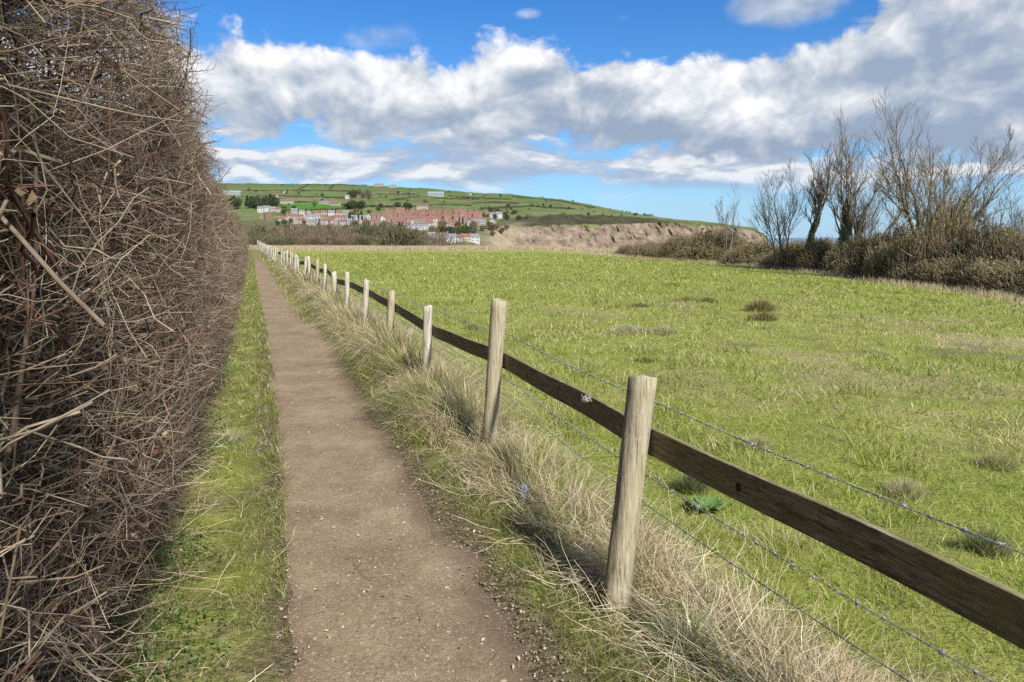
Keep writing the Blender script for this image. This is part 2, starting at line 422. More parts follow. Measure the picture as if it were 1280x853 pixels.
# ================================================================== FENCE
POSTS = []     # (base x, y, top x, y, height, radius, kind)
def build_fence():
    fence = thing('wooden_fence', 'long post and rail fence with barbed wire, running beside the earth path', 'fence')
    pw = wood_material('weathered_post', [(.38, (.13, .108, .07)), (.48, (.32, .28, .195)), (.62, (.49, .44, .33))], (.25, .225, .095), gamt=.45)
    pg = wood_material('bleached_post', [(.38, (.19, .165, .12)), (.5, (.42, .385, .31)), (.62, (.60, .56, .47))], (.28, .26, .15), gamt=.35)
    rw = wood_material('algae_stained_board', [(.40, (.050, .040, .024)), (.5, (.19, .152, .090)), (.60, (.40, .34, .23))], (.20, .19, .060), zdir=False, gamt=.75, crack=.5, knots=True)
    base = [(1.21, .76, .10, .0, 1.05, .055), (.4236, 2.861, .096, .0, 1.05, .056), (-.168, 5.0, .087, 0, 1.175, .052),
            (-.845, 7.16, .03, 0, .93, .042), (-1.565, 9.26, .06, 0, .925, .046), (-2.29, 11.4, .05, 0, .945, .045), (-3.0, 13.4, .02, .0, .97, .045)]
    # carry on along the row
    x, y = -3.0, 13.4; k = 0
    while y < 108:
        stp = rng.uniform(2.0, 2.35) if y < 60 else rng.uniform(2.3, 2.9)
        # keep to the measured line
        tt = 1.56 - .55*float(sstep(18, 60, y)) - .35*float(sstep(70, 110, y))
        s0, _ = to_st(x, y); p = st(s0+stp, tt + rng.normal()*.03)
        x, y = float(p[0]), float(p[1])
        base.append((x, y, rng.normal()*.04, rng.normal()*.03, rng.uniform(.88, 1.06) + .12*float(sstep(60, 100, y)), rng.uniform(.042, .056)))
    base.insert(0, (2.05, -1.35, .05, 0, 1.0, .055))
    for x, y, lx, ly, h, r in base: POSTS.append((x, y, lx, ly, h, r))
    for i, (x, y, lx, ly, h, r) in enumerate(POSTS):
        z0 = float(ground_z(x, y))
        sides = 28 if i < 5 else 12; rings = 26 if i < 5 else 8
        h = h - max(z0, 0)*.0
        zz = np.linspace(-.25, h - z0, rings); zz = np.concatenate([zz, [h-z0+.004, h-z0+.005]])
        a = np.arange(sides)*2*pi/sides
        rr = np.full(len(zz), r) * (1 + .04*np.sin(zz*5+i)) * np.interp(zz, [0, h], [1.05, .98])
        rr[-2] = r*.93; rr[-1] = r*.0
        A, Zr = np.meshgrid(a, zz)
        groove = np.zeros_like(A)
        for g in range(5):
            ga = rng.uniform(0, 2*pi); z1 = rng.uniform(-.1, h*.6); z2 = z1 + rng.uniform(.2, .7)
            da = np.angle(np.exp(1j*(A-ga-.15*np.sin(Zr*6)))); groove += .10*np.exp(-(da/.12)**2)*((Zr > z1) & (Zr < z2))
        Rr = rr[:, None]*(1+.05*(fbm(A*2+i, Zr*3, 30+i)-.5)*1.6 - groove)
        lean = np.clip(Zr/(h), 0, 1.2)
        V = np.stack([np.cos(A)*Rr + lx*lean, np.sin(A)*Rr + ly*lean, Zr + (.012*np.sin(A+i*1.7)*sstep(h-z0-.06, h-z0, Zr))], -1)
        n = len(zz); idx = np.arange(n*sides).reshape(n, sides); jn = np.roll(idx, -1, 1)
        Q = np.stack([idx[:-1], jn[:-1], jn[1:], idx[1:]], -1).reshape(-1, 4)
        me = make_mesh('post', V.reshape(-1, 3), Q, smooth=True)
        o = link('post', me, pw if (i < 4 or i % 5 == 0) else pg, fence, (x, y, z0))
        if i == 2: o['label'] = 'nearest round post, leaning right, pale split grain'
        if i == 3: o['label'] = 'tall second post with green algae on its left side'
    # rails on the field side
    zt = [.84, .84, .84, .81, .745, .77, .79, .80]
    def rail_pt(i):
        x, y, lx, ly, h, r = POSTS[i]
        z = zt[i] if i < len(zt) else .80 + .04*math.sin(i*2.3) + .02*rng.normal()
        f = z/h
        return np.array([x+lx*f+N2[0]*(r+.02), y+ly*f+N2[1]*(r+.02), z])
    PR = [rail_pt(i) for i in range(len(POSTS))]
    i = 0
    while i < len(POSTS)-1:
        j = i+1
        if POSTS[i][1] > 17 and i % 9 == 4: i += 1; continue
        A, B = PR[i], PR[j]
        L = np.linalg.norm(B-A); ex = (B-A)/L
        hgt = .112; th = .022; nseg = 28 if i < 6 else 8
        xs = np.linspace(-.005 if i else -.05, L-.008, nseg)
        # outline around the board: rounded corners
        prof = [(-th/2+.002, 0), (-th/2, -.002), (-th/2, -hgt+.002), (-th/2+.002, -hgt), (th/2-.002, -hgt), (th/2, -hgt+.002), (th/2, -.002), (th/2-.002, 0)]
        V = []
        for k, xx in enumerate(xs):
            wob = (.004*math.sin(xx*3+i), .003*math.sin(xx*5+i*2))
            for (py_, pz) in prof:
                e = 0
                V.append((xx, py_+wob[0]+e, pz+wob[1]+e + 0))
        m = len(prof); idx = np.arange(nseg*m).reshape(nseg, m); jn = np.roll(idx, -1, 1)
        Q = np.stack([idx[:-1], idx[1:], jn[1:], jn[:-1]], -1).reshape(-1, 4)
        me = make_mesh('rail', V, [Q], flat=True)
        cap = [list(idx[0]), list(idx[-1][::-1])]
        import bmesh
        bm = bmesh.new(); bm.from_mesh(me); bm.verts.ensure_lookup_table()
        for c in cap:
            try: bm.faces.new([bm.verts[q] for q in c])
            except Exception: pass
        bmesh.ops.recalc_face_normals(bm, faces=bm.faces[:])
        for f_ in bm.faces: f_.smooth = False
        bm.to_mesh(me); bm.free()
        o = link('rail', me, rw, fence, tuple(A))
        o.rotation_euler = (0, -math.asin(ex[2]), math.atan2(ex[1], ex[0]))
        if i == 1: o['label'] = 'long dark board rail nearest the camera'
        i += 1
    # nails on near rails
    # wires: field side of the posts
    wm = new_mat('galvanised_wire', .42, .5)[0]; b = wm.node_tree.nodes['Principled BSDF']
    b.inputs['Base Color'].default_value = (.26, .27, .285, 1); b.inputs['Metallic'].default_value = .3
    for (zf, barbed, lab) in ((.93, True, 'top strand of barbed wire'), (.62, True, 'middle strand of barbed wire'), (.505, False, 'plain twisted lower wire')):
        pts = []
        for i, (x, y, lx, ly, h, r) in enumerate(POSTS[:34]):
            z = zf*(.955 if i > 3 else 1) + (.012*math.sin(i*1.9) if i > 3 else 0)
            if z > h-.04: z = h-.04
            f = z/h
            pts.append(np.array([x+lx*f+N2[0]*(r+.052*(1 if barbed else .9)), y+ly*f+N2[1]*(r+.052), z]))
        cl = []
        for a, c in zip(pts[:-1], pts[1:]):
            m = 90 if a[1] < 12 else 24
            for u in np.arange(m)/m:
                p = a*(1-u)+c*u; p = p - np.array([0, 0, .018*4*u*(1-u)]); cl.append(p)
        cl = np.array(cl); 
        seg = np.linalg.norm(np.diff(cl, axis=0), axis=1); arc = np.concatenate([[0], np.cumsum(seg)])
        parts = []
        near = cl[:, 1] < 12
        T = norm(np.gradient(cl, axis=0)); U = norm(np.cross(T, np.array([0, 0, 1.]))); W = np.cross(T, U)
        for ph in (0, pi):
            a = arc*2*pi/.055+ph
            P = cl + (U*np.cos(a)[:, None]+W*np.sin(a)[:, None])*.0021
            parts.append(tubes(P[None], np.where(near, .0016, .0024)[None], 4))
        if barbed:
            bs = np.arange(.05, arc[np.searchsorted(cl[:, 1], 40)], .085)
            bs = bs + rng.normal(size=len(bs))*.004
            C0 = np.stack([np.interp(bs, arc, cl[:, k]) for k in range(3)], -1)
            Tt = np.stack([np.interp(bs, arc, T[:, k]) for k in range(3)], -1)
            for q in range(2):
                dd = norm(np.cross(Tt, rng.normal(size=Tt.shape)) + Tt*rng.uniform(-.5, .5, (len(bs), 1)))
                off = Tt*(.006*(q-.5))
                P = np.stack([C0+off-dd*.0115, C0+off-dd*.004, C0+off+dd*.004, C0+off+dd*.0115], 1)
                rr = np.tile(np.array([.0006, .0015, .0015, .0006]), (len(bs), 1))
                parts.append(tubes(P, rr, 4))
            # the coils of the barb round the wire
            ang = np.linspace(0, 4*pi, 13)
            P = np.stack([C0 + Tt*(.009*(a/(4*pi)-.5)) + (norm(np.cross(Tt, [0, 0, 1.]))*math.cos(a)+np.array([0, 0, 1.])*math.sin(a))*.0045 for a in ang], 1)
            parts.append(tubes(P, np.full(P.shape[:2], .0014), 4))
        V, Q, _ = join(parts)
        o = link('barbed_wire' if barbed else 'wire', make_mesh('wire', V, Q, smooth=True), wm, fence); o['label'] = lab
build_fence()

# ================================================================== SMALL THINGS NEAR THE FENCE
def build_scraps():
    # tuft of sheep's wool on the rail between the first two posts
    A = np.array([.36, 3.50, .83]); n = 90
    P0 = A + rng.normal(size=(n, 3))*np.array([.010, .012, .006]) + np.array([0, 0, -.002])
    P = curved(P0, norm(rng.normal(size=(n, 3))+np.array([0, 0, -.8])), rng.uniform(.006, .016, n), 5, .8, .12)
    V, Q, C = tubes(P, np.full((n, 5), .0009), 3, mixc([(.40, .38, .34), (.52, .50, .46)], n))
    link('wool_tuft', make_mesh('wool_tuft', V, Q, C), M_TWIG, label='small tuft of grey white wool snagged on the top edge of the rail', category='wool')
    # blue tinted plastic scrap in the dead grass
    p = at_depth(656, 664, 4.05); gx, gy = p[0], p[1]; gz = float(ground_z(gx, gy))+.10
    g = 9; X, Y = np.meshgrid(np.linspace(-1, 1, g), np.linspace(-1, 1, g), indexing='ij')
    V = np.stack([X*.022+Y*.01, Y*.012+X*X*.01, Y*.036+.012*np.sin(X*3+Y*4)], -1).reshape(-1, 3)
    V = V + rng.normal(size=V.shape)*.003
    i = np.arange(g*g).reshape(g, g); Q = np.stack([i[:-1, :-1], i[1:, :-1], i[1:, 1:], i[:-1, 1:]], -1).reshape(-1, 4)
    me = make_mesh('plastic_scrap', V, Q)
    link('plastic_scrap', me, plain_mat('thin_plastic', (.40, .50, .62), .3, .2, 30, .5), loc=(gx, gy, gz), label='crumpled pale blue plastic scrap caught in dead grass beside the path', category='litter')
build_scraps()

# ================================================================== GRASS
G_GREEN = [(.145, .195, .028), (.22, .275, .042), (.30, .335, .070), (.385, .385, .12)]
G_DRY = [(.60, .50, .33), (.72, .63, .46), (.48, .37, .235), (.36, .27, .15)]
def place(P):
    P[:, 2] = ground_z(P[:, 0], P[:, 1]) - .006; return P
def field_grass():
    n = 300000
    th = rng.uniform(R(-36), R(48), n)
    r0, r1, e = 1.0, 75.0, -.55
    u = rng.uniform(0, 1, n); r = (r0**(1+e) + u*(r1**(1+e)-r0**(1+e)))**(1/(1+e))
    x = np.sin(th)*r; y = np.cos(th)*r; s, t = to_st(x, y)
    cl = fbm(x*2.2, y*2.2, 51, 3)
    keep = (t > 1.72+.25*(fbm(x*1.5, y*1.5, 4)-.5)) & (x < hedge_x(y)-.2) & (rng.uniform(size=n) < (.45+.9*cl)*(1-.8*np.clip(np.exp(-(((x-5.5)/4.2)**2 + ((y-13)/4.5)**2))+.35, 0, 1)*sstep(.60, .70, fbm(x*1.9, y*1.9, 48, 4))))
    x, y, r, cl = x[keep], y[keep], r[keep], cl[keep]; n = len(x)
    P = place(np.stack([x, y, x*0], -1))
    tall = sstep(.50, .66, cl); poor = np.exp(-(((x-5.5)/4.2)**2 + ((y-13)/4.5)**2))
    H = (rng.uniform(.035, .075, n) + tall*rng.uniform(.03, .12, n))*(1+r*.006)*(1-.35*poor)
    W = np.maximum(.0042, .00135*r**.93)*rng.uniform(.7, 1.2, n)
    C = mixc(G_GREEN, n, .16)
    dryp = .06 + .08*sstep(14, 5, r) + .55*sstep(.50, .66, fbm(x*1.3+9, y*1.3, 52, 4))*np.interp(r, [0, 12, 40], [1, .8, .35]) + .28*poor
    isd = rng.uniform(size=n) < dryp
    C[isd] = mixc([(.44, .40, .19), (.36, .33, .15), (.54, .48, .28)], isd.sum(), .15)
    dk = fbm(x*.5, y*.5, 77, 3)[:, None]
    C = C*(.80+.58*dk)
    V, Fc, CC = blades(P, H, W, C, lean=.95, droop=.7)
    link('field_grass', make_mesh('field_grass', V, Fc, CC), M_GRASS, kind='stuff', label='bright green pasture grass covering the open field', category='grass')
def tussock_mesh(n, rad, h, pal, lean=.8, w=.004, wts=None, droop=.8):
    a = rng.uniform(0, 2*pi, n); rr = rad*np.abs(rng.normal(0, .62, n))*(.6+.8*fbm(np.cos(a)*1.5+n, np.sin(a)*1.5, int(n))); rr = np.where(rr > rad*.8, rad*rng.uniform(.1, .7, n), rr)
    P = np.stack([np.cos(a)*rr, np.sin(a)*rr, np.full(n, -.01)], -1)
    d = np.stack([np.cos(a), np.sin(a), a*0], -1)*(rr/rad)[:, None]*1.2
    return blades(P, h*rng.uniform(.45, 1, n)*(1.15-.6*np.clip(rr/rad, 0, 1.4)), w*rng.uniform(.6, 1.2, n), np.where((rng.uniform(size=(n, 1)) < .02+.35*(rr/rad)[:, None]) & (w > .008), mixc(G_GREEN, n), mixc(pal, n, .15, wts)), lean, d, droop)
def verge_grass():
    # dead grass along the fence foot
    parts = []
    n = 150000
    s = 1.0 + 60*rng.beta(.55, 3.6, n)*1.0; t = rng.normal(1.58, .17, n)
    cl = fbm(s*3.2, t*3.2, 61, 3)
    k = (rng.uniform(size=n) < .12+1.5*sstep(.42, .62, cl)) & (t > 1.18) & (t < 2.25)
    s, t = s[k], t[k]; n = len(s)
    t = t - (t-1)*0.0 - .55*sstep(20, 60, s)
    P = place(st(s, t)); H = rng.uniform(.08, .30, n)*(.45+1.1*fbm(s*2.2, t*2, 62))*np.interp(abs(t-1.6), [0, .45], [1, .5]); H *= np.interp(s, [0, 3, 5, 8, 60], [.7, .85, 1.4, 1.9, 1.9])
    W = np.maximum(.0030, .0009*s)*rng.uniform(.5, 2.0, n)
    C = mixc(G_DRY, n, .16, [3, 2.2, 2, 1.2])*(.75+.5*fbm(s*5, t*5, 96))[:, None]; gr = rng.uniform(size=n) < .5*sstep(.45, .7, fbm(s*1.8, t*1.8, 97)) + .2*sstep(.1, .5, fbm(s*3, t*3, 63))+.04; C[gr] = mixc(G_GREEN, gr.sum(), .15)
    ca = fbm(s*2.5, t*2.5, 95, 3)*14; leand = st(np.cos(ca)*.7+rng.normal(size=n)*.5, np.sin(ca)*.7+rng.normal(size=n)*.5)
    V, Fc, CC = blades(P, H, W, C, 1.15, leand, .75)
    link('dead_grass', make_mesh('dead_grass', V, Fc, CC), M_GRASS, kind='stuff', label='bleached dead grass matted along the foot of the fence', category='grass')
    # live verge grass: right edge of path, and left strip under the hedge
    S = []; T = []; HH = []
    n = 42000; s = 1.0 + 70*rng.beta(.6, 3.8, n); t = rng.normal(1.28, .11, n) - .22*sstep(12, 40, s)
    hh = rng.uniform(.03, .12, n)*(.7+.7*fbm(s*2, t*2, 64))
    k = (t > 1.0 - .2*sstep(12, 40, s)) & (rng.uniform(size=n) < .15+1.6*sstep(.3, .6, fbm(s*2.2, t*3, 65, 3)))
    S.append(s[k]); T.append(t[k]); HH.append(hh[k])
    n = 60000; s = 1.0 + 70*rng.beta(.6, 3.8, n); t = rng.uniform(-.75, .06, n) + .10*sstep(2.5, 6, s) - .08*sstep(12, 30, s)
    hh = rng.uniform(.025, .075, n)*(.6+.9*fbm(s*3, t*5, 68))*(1+.6*sstep(-.3, -.6, t))
    k = rng.uniform(size=n) < (.2+1.3*sstep(.3, .6, fbm(s*2.0, t*4, 66, 3)))*sstep(.16, -.02, t-.08*sstep(2.5, 6, s)+.08*(fbm(s*4, t, 67)-.5))
    S.append(s[k]); T.append(t[k]); HH.append(hh[k])
    # far fringe under the posts is green on the path side
    n = 9000; s = rng.uniform(14, 75, n); t = rng.normal(.98, .12, n); hh = rng.uniform(.06, .14, n)
    S.append(s); T.append(t); HH.append(hh)
    s = np.concatenate(S); t = np.concatenate(T); H = np.concatenate(HH); n = len(s)
    P = place(st(s, t)); W = np.maximum(.0026, .0008*s)*rng.uniform(.6, 1.2, n)
    C = mixc(G_GREEN, n, .2, [4, 4, 2, 1])*(.6+.75*fbm(s*4, t*5, 69))[:, None]; d = rng.uniform(size=n) < .2; C[d] = mixc(G_DRY, d.sum(), .15)
    V, Fc, CC = blades(P, H, W, C, 1.05, None, .7)
    link('verge_grass', make_mesh('verge_grass', V, Fc, CC), M_GRASS, kind='stuff', label='short green grass on both edges of the earth path', category='grass')
    # dead stalks and bents lying on the verge
    n = 7500; s = 1.2 + 26*rng.beta(.7, 3, n); side = rng.uniform(size=n) < .93
    t = np.where(side, rng.normal(1.60, .19, n), rng.normal(-.45, .14, n))
    k = (t > 1.1) | (t < .02); s, t, side = s[k], t[k], side[k]; n = len(s)
    P0 = st(s, t); P0[:, 2] = ground_z(P0[:, 0], P0[:, 1]) + rng.uniform(0, .06, n)
    D = norm(np.stack([rng.normal(size=n), rng.normal(size=n), rng.uniform(-.1, .6, n)+np.where(side, .15, 0)], -1))
    L = rng.uniform(.08, .32, n)
    P = curved(P0, D, L, 5, .3, .03); g = ground_z(P[..., 0], P[..., 1])+.004; P[..., 2] = np.maximum(P[..., 2], g)
    V, Q, C = tubes(P, np.linspace(1, .45, 5)[None]*(rng.uniform(.0008, .0018, n)*(1+.06*s))[:, None], 3, mixc(G_DRY+[(.7, .64, .5)], n))
    link('dead_stalks', make_mesh('dead_stalks', V, Q, C), M_TWIG, kind='stuff', label='thin straw coloured stalks strewn over the verges', category='dead stalks')
    # tall dry fringe at the far side of the field and along the scrub
    n = 90000
    x = rng.uniform(-45, 22, n); y = far_edge(x) + rng.uniform(-20, 3, n)
    n2 = 26000; y2 = rng.uniform(20, 82, n2); x2 = hedge_x(y2) + rng.normal(-.5, .5, n2)
    x = np.concatenate([x, x2]); y = np.concatenate([y, y2]); n = len(x)
    k = rng.uniform(size=n) < .3+1.1*fbm(x*.6, y*.6, 71); x, y = x[k], y[k]; n = len(x)
    P = place(np.stack([x, y, x*0], -1)); H = rng.uniform(.2, .55, n)*(.6+.7*fbm(x*.4, y*.4, 72)); H = np.where(y > 82, H, H*.7)
    C = mixc([(.60, .52, .34), (.50, .42, .26), (.40, .34, .17)], n, .12)
    V, Fc, CC = blades(P, H, np.full(n, .035)*np.where(y > 82, 1.4, .6), C, .7, None, .4)
    link('dry_grass_fringe', make_mesh('dry_grass_fringe', V, Fc, CC), M_GRASS, kind='stuff', label='pale dry long grass fringe round the far side of the field', category='grass')
field_grass(); verge_grass()

def tussocks():
    RUSH = [(.16, .13, .045), (.26, .20, .10), (.12, .12, .03), (.34, .27, .15)]
    PALE = [(.52, .44, .28), (.62, .55, .38), (.28, .27, .10)]
    spec = [   # px, py(base), blades, radius, height, palette, label
        (950, 389, 900, .42, .36, RUSH, 'brown rush tuft in the field, upper one of the close pair'),
        (954, 401, 700, .40, .20, RUSH, 'low brown rush tuft just in front of the taller rush tuft'),
        (783, 416, 1500, .55, .18, PALE, 'pale straw grass clump in the middle of the field, left of two'),
        (828, 416, 1100, .40, .15, PALE, 'pale straw grass clump in the middle of the field, right of two'),
        (800, 384, 500, .42, .14, RUSH, 'flat brown rush patch behind the pale straw clumps'),
        (858, 377, 400, .45, .16, RUSH, 'thin dark rush patch right of the flat brown one'),
        (884, 378, 400, .36, .18, RUSH, 'small dark rush tuft left of the tall brown pair'),
        (840, 358, 300, .45, .2, G_GREEN, 'dark green tuft farthest out in the open field'),
        (805, 452, 500, .22, .08, RUSH, 'dark brown matted tuft left of the bare patch in the field'),
        (866, 612, 800, .13, .17, [(.05, .10, .012), (.08, .14, .02), (.45, .38, .22)], 'dark green grass tussock beyond the near post'),
        (1232, 690, 800, .13, .17, [(.05, .10, .012), (.09, .15, .02), (.5, .42, .25)], 'dark tussock under the top wire at the right edge'),
        (1130, 620, 900, .16, .15, PALE+G_GREEN[1:2], 'yellowish dry tussock behind the long rail'),
        (945, 560, 800, .14, .13, PALE+G_GREEN[1:2], 'pale dry tussock just behind the rail, nearer the post'),
        (1245, 585, 800, .18, .15, PALE+G_GREEN, 'dry mixed tussock beside the top wire far right'),
        (590, 412, 700, .28, .17, PALE+G_GREEN, 'pale green tussock behind the rail left of the tall post'),
    ]
    for px, py, n, rad, h, pal, lab in spec:
        d = ray(px, py); z = 0
        for _ in range(6): Yd = (z-EYE)/d[2]*d[1]; z = float(ground_z(d[0]/d[1]*Yd, Yd))
        x = d[0]/d[1]*Yd
        w = max(.004, .0011*Yd)
        V, Fc, C = tussock_mesh(n, rad, h, pal, .55, w*.8)
        link('grass_tuft', make_mesh('grass_tuft', V, Fc, C), M_GRASS, loc=(x, Yd, z), label=lab, category='grass tuft', group='tufts standing out in the field')
    # coarse clumps by the near post
    for (x, y, n, rad, h, lab, w, pal) in [
        (.66, 2.52, 420, .14, .30, 'coarse arching green grass clump at the foot of the near post', .0055, [(.12, .19, .05), (.2, .27, .10), (.45, .42, .26), (.55, .48, .33)]),
        (.85, 2.25, 380, .14, .27, 'coarse grass clump at the lower frame edge right of the near post', .005, [(.10, .17, .03), (.2, .27, .10), (.6, .54, .38), (.55, .48, .33)]),
        (-.60, 4.72, 500, .12, .19, 'pale dry tussock at the foot of the hedge beside the left verge', .0035, [(.5, .45, .28), (.6, .55, .38), (.3, .32, .12)])]:
        if y > 4: 
            p = at_depth(285, 560, 5.6); x, y = p[0], p[1]
        V, Fc, C = tussock_mesh(n, rad, h, pal, 1.2, w, None, 1.0)
        link('grass_clump', make_mesh('grass_clump', V, Fc, C), M_GRASS, loc=(x, y, float(ground_z(x, y))), label=lab, category='grass tuft')
    # dock plant: broad leaves in a rosette
    d = ray(884, 640); Yd = EYE/-d[2]*d[1]; x = d[0]/d[1]*Yd
    root = thing('dock_plant', 'broad leaved dock rosette in the grass behind the near post', 'weed', (x, Yd, float(ground_z(x, Yd))))
    lm = attr_mat('dock_leaf', .6, .25, .25, nscale=60, namt=.3)
    for k in range(11):
        a = k*2.4 + rng.normal()*.2; L = rng.uniform(.09, .15); wd = L*.30
        V = []; m = 8
        for i in range(m+1):
            u = i/m; r_ = L*u; z = .02 + L*(.75*u-.55*u*u)+.008*math.sin(u*14+k)
            w = wd*math.sin(pi*min(1, u*.93+.05))**.8
            for sgn in (-1, 0, 1): V.append((cos(a)*r_ - sin(a)*w*sgn, sin(a)*r_+cos(a)*w*sgn, z + (.010 if sgn else 0)))
        Q = []
        for i in range(m):
            for q in range(2): Q.append((i*3+q, i*3+q+1, i*3+q+4, i*3+q+3))
        C = mixc([(.11, .18, .05), (.15, .22, .07)], 1, .15).repeat(len(V), 0)
        link('leaf', make_mesh('leaf', V, np.array(Q), C, True), lm, root)
tussocks()

def grow(P, Rr, nch, ang, lr, K, up, u0=.25, bend=.15, jit=.02, rr=.5, u1=1.0):
    n, Kp, _ = P.shape
    idx = np.repeat(np.arange(n), nch); m = len(idx)
    u = rng.uniform(u0, u1, m)*(Kp-1); i = np.minimum(u.astype(int), Kp-2); f = (u-i)[:, None]
    P0 = P[idx, i]*(1-f)+P[idx, i+1]*f; T = norm(P[idx, i+1]-P[idx, i])
    r0 = (Rr[idx, i]*(1-f[:, 0])+Rr[idx, i+1]*f[:, 0])
    plen = np.linalg.norm(np.diff(P, axis=1), axis=-1).sum(1)[idx]
    D = rot_dir(T, rng.uniform(ang*.6, ang*1.3, m)); D = norm(D+np.array([0, 0, up]))
    L = plen*lr*rng.uniform(.6, 1.2, m)*(1.15-.5*u/(Kp-1))
    Q = curved(P0, D, L, K, bend, jit)
    Q[..., 2] += (np.linspace(0, 1, K)[None]**2)*L[:, None]*up*.25
    R2 = (np.minimum(r0*.85, r0*rr+.003))[:, None]*np.linspace(1, .3, K)[None]
    return Q, R2
# ================================================================== THE HEDGE ON THE LEFT
def hedge_top(s):
    s = np.asarray(s, float)
    return np.interp(s, [-2, 3.0, 4.8, 5.9, 7.7, 10, 20, 40, 120], [3.0, 3.0, 2.98, 2.68, 2.48, 2.34, 2.18, 2.08, 2.0]) + (fbm(s*.9, s*0, 81)-.5)*.22
def hedge_face(s, z):
    top = hedge_top(s); u = np.clip(z/top, 0, 1.3)
    f = -.43 + .13*np.sin(pi*np.clip(u*.95, 0, 1))**1.0 - .22*sstep(.88, 1.1, u) - .10*sstep(5, 2, s)
    f = f - .10*sstep(.25, 0, u) - .10*sstep(20, 60, s) - path_bend(s)*-.9
    return f + (fbm(s*1.1, z*1.3, 82, 3)-.5)*.22
def build_hedge():
    hedge = thing('hedge', 'tall tangled leafless bramble and hawthorn hedge filling the left side beside the path', 'hedge', tuple(st(0, -1.2)))
    off = st(0, -1.2)
    BR = [(.080, .052, .036), (.13, .092, .062), (.18, .136, .093), (.25, .205, .15), (.11, .058, .040)]
    PALE = [(.31, .26, .185), (.40, .34, .25), (.26, .205, .14)]
    MOSS = [(.20, .19, .10), (.26, .24, .13)]
    def samp(n, smin, smax, tdepth, e=-.5):
        u = rng.uniform(0, 1, n); a, b = smin+1.5, smax+1.5
        s = (a**(1+e) + u*(b**(1+e)-a**(1+e)))**(1/(1+e)) - 1.5
        z = rng.uniform(.02, 1.02, n)*hedge_top(s)
        t = hedge_face(s, z) - np.abs(rng.exponential(tdepth, n)) 
        return s, t, z
    parts = []
    # stems and thick canes rising from the ground
    n = 1500; u = rng.uniform(0, 1, n); s = -1 + 60*u**2.2; t = hedge_face(s, .3) - rng.uniform(.15, 1.2, n)
    P0 = st(s, t, 0.0); D = norm(np.stack([rng.normal(size=n)*.35, rng.normal(size=n)*.35, np.ones(n)], -1)); L = hedge_top(s)*rng.uniform(.5, .98, n)
    P = curved(P0, D, L, 9, .22, .018)
    ss, tt = to_st(P[..., 0], P[..., 1]); ex = np.maximum(tt-hedge_face(ss, np.clip(P[..., 2], 0, 3)), 0); P[..., 0] -= N2[0]*ex; P[..., 1] -= N2[1]*ex
    parts.append(tubes(P, np.linspace(1, .3, 9)[None]*rng.uniform(.003, .009, n)[:, None], 5, mixc(BR, n)))
    # long canes, mostly lying along / out of the hedge
    def canes(n, smax, dep, Lr, rr, pal, K=7, bend=.22, jit=.02, hz=.45, e=-.5, out=.35, sides=3, scale=True):
        s, t, z = samp(n, -1, smax, dep, e)
        P0 = st(s, t, z)
        ds = rng.normal(size=n); dt = rng.normal(size=n)*.75+out; dz = rng.normal(size=n)*hz
        D = norm(st(ds, dt, dz)); L = rng.uniform(*Lr, n)
        P0 = P0 - D*L[:, None]*.5
        P = curved(P0, D, L, K, bend, jit)
        # keep within the hedge's outline: pull back points that stick out too far
        ss, tt = to_st(P[..., 0], P[..., 1]); lim = hedge_face(ss, P[..., 2]) + rng.uniform(-.02, .16, (n, 1))
        ex = np.maximum(tt-lim, 0).max(1, keepdims=True)*.92; P[..., 0] -= N2[0]*ex; P[..., 1] -= N2[1]*ex
        tp = hedge_top(ss)+rng.uniform(0, .16, (n, 1)); P[..., 2] -= np.maximum(P[..., 2]-tp, 0).max(1, keepdims=True)*.8
        P[..., 2] += np.maximum(.01-P[..., 2], 0).max(1, keepdims=True)
        r = rng.uniform(*rr, n)
        if scale: r = r*np.maximum(1, 1+.05*(s-6))
        return tubes(P, np.linspace(1, .4, K)[None]*r[:, None], sides, mixc(pal, n, .2))
    parts.append(canes(3800, 60, .22, (.5, 1.3), (.0018, .0046), BR+PALE[:1], 13, .2, .012, .4, sides=4))
    parts.append(canes(900, 25, .06, (.3, .9), (.0018, .0036), PALE+MOSS+BR[1:4], 14, .2, .012, .45, sides=5))
    V, Q, C = join(parts); 
    link('cane', make_mesh('cane', V-off, Q, C, True), M_TWIG, hedge, kind='stuff')
    parts = []
    def confine(P, slack=.16):
        n = len(P); ss, tt = to_st(P[..., 0], P[..., 1]); lim = hedge_face(ss, P[..., 2]) + rng.uniform(-.02, slack, (n, 1))
        ex = np.maximum(tt-lim, 0).max(1, keepdims=True)*.92; P[..., 0] -= N2[0]*ex; P[..., 1] -= N2[1]*ex
        P[..., 2] += np.maximum(.01-P[..., 2], 0).max(1, keepdims=True); return P
    def forks(n, smax, dep, Lr, rr, e, hz=.5, out=.4):
        s, t, z = samp(n, -1, smax, dep, e); P0 = st(s, t, z)
        D = norm(st(rng.normal(size=n), rng.normal(size=n)*.75+out, rng.normal(size=n)*hz+.1)); L = rng.uniform(*Lr, n)
        P = confine(curved(P0-D*L[:, None]*.5, D, L, 9, .25, .026)); r = rng.uniform(*rr, n)*np.maximum(1, 1+.05*(s-6)); Rr = r[:, None]*np.linspace(1, .45, 9)[None]
        a, ra = grow(P, Rr, 5, .75, .45, 7, .05, .08, .3, .035, .62); ra = np.maximum(ra, .0009); a = confine(a)
        b, rb = grow(a, ra, 2, .8, .45, 5, .05, .1, .3, .04, .75); rb = np.maximum(rb, .0008); b = confine(b)
        c0 = mixc(BR+PALE[:1], n, .2); c1 = np.clip(c0.repeat(5, 0)*rng.uniform(.75, 1.3, (n*5, 1)), 0, .9); c2 = np.clip(c1.repeat(2, 0)*rng.uniform(.75, 1.3, (n*10, 1)), 0, .9)
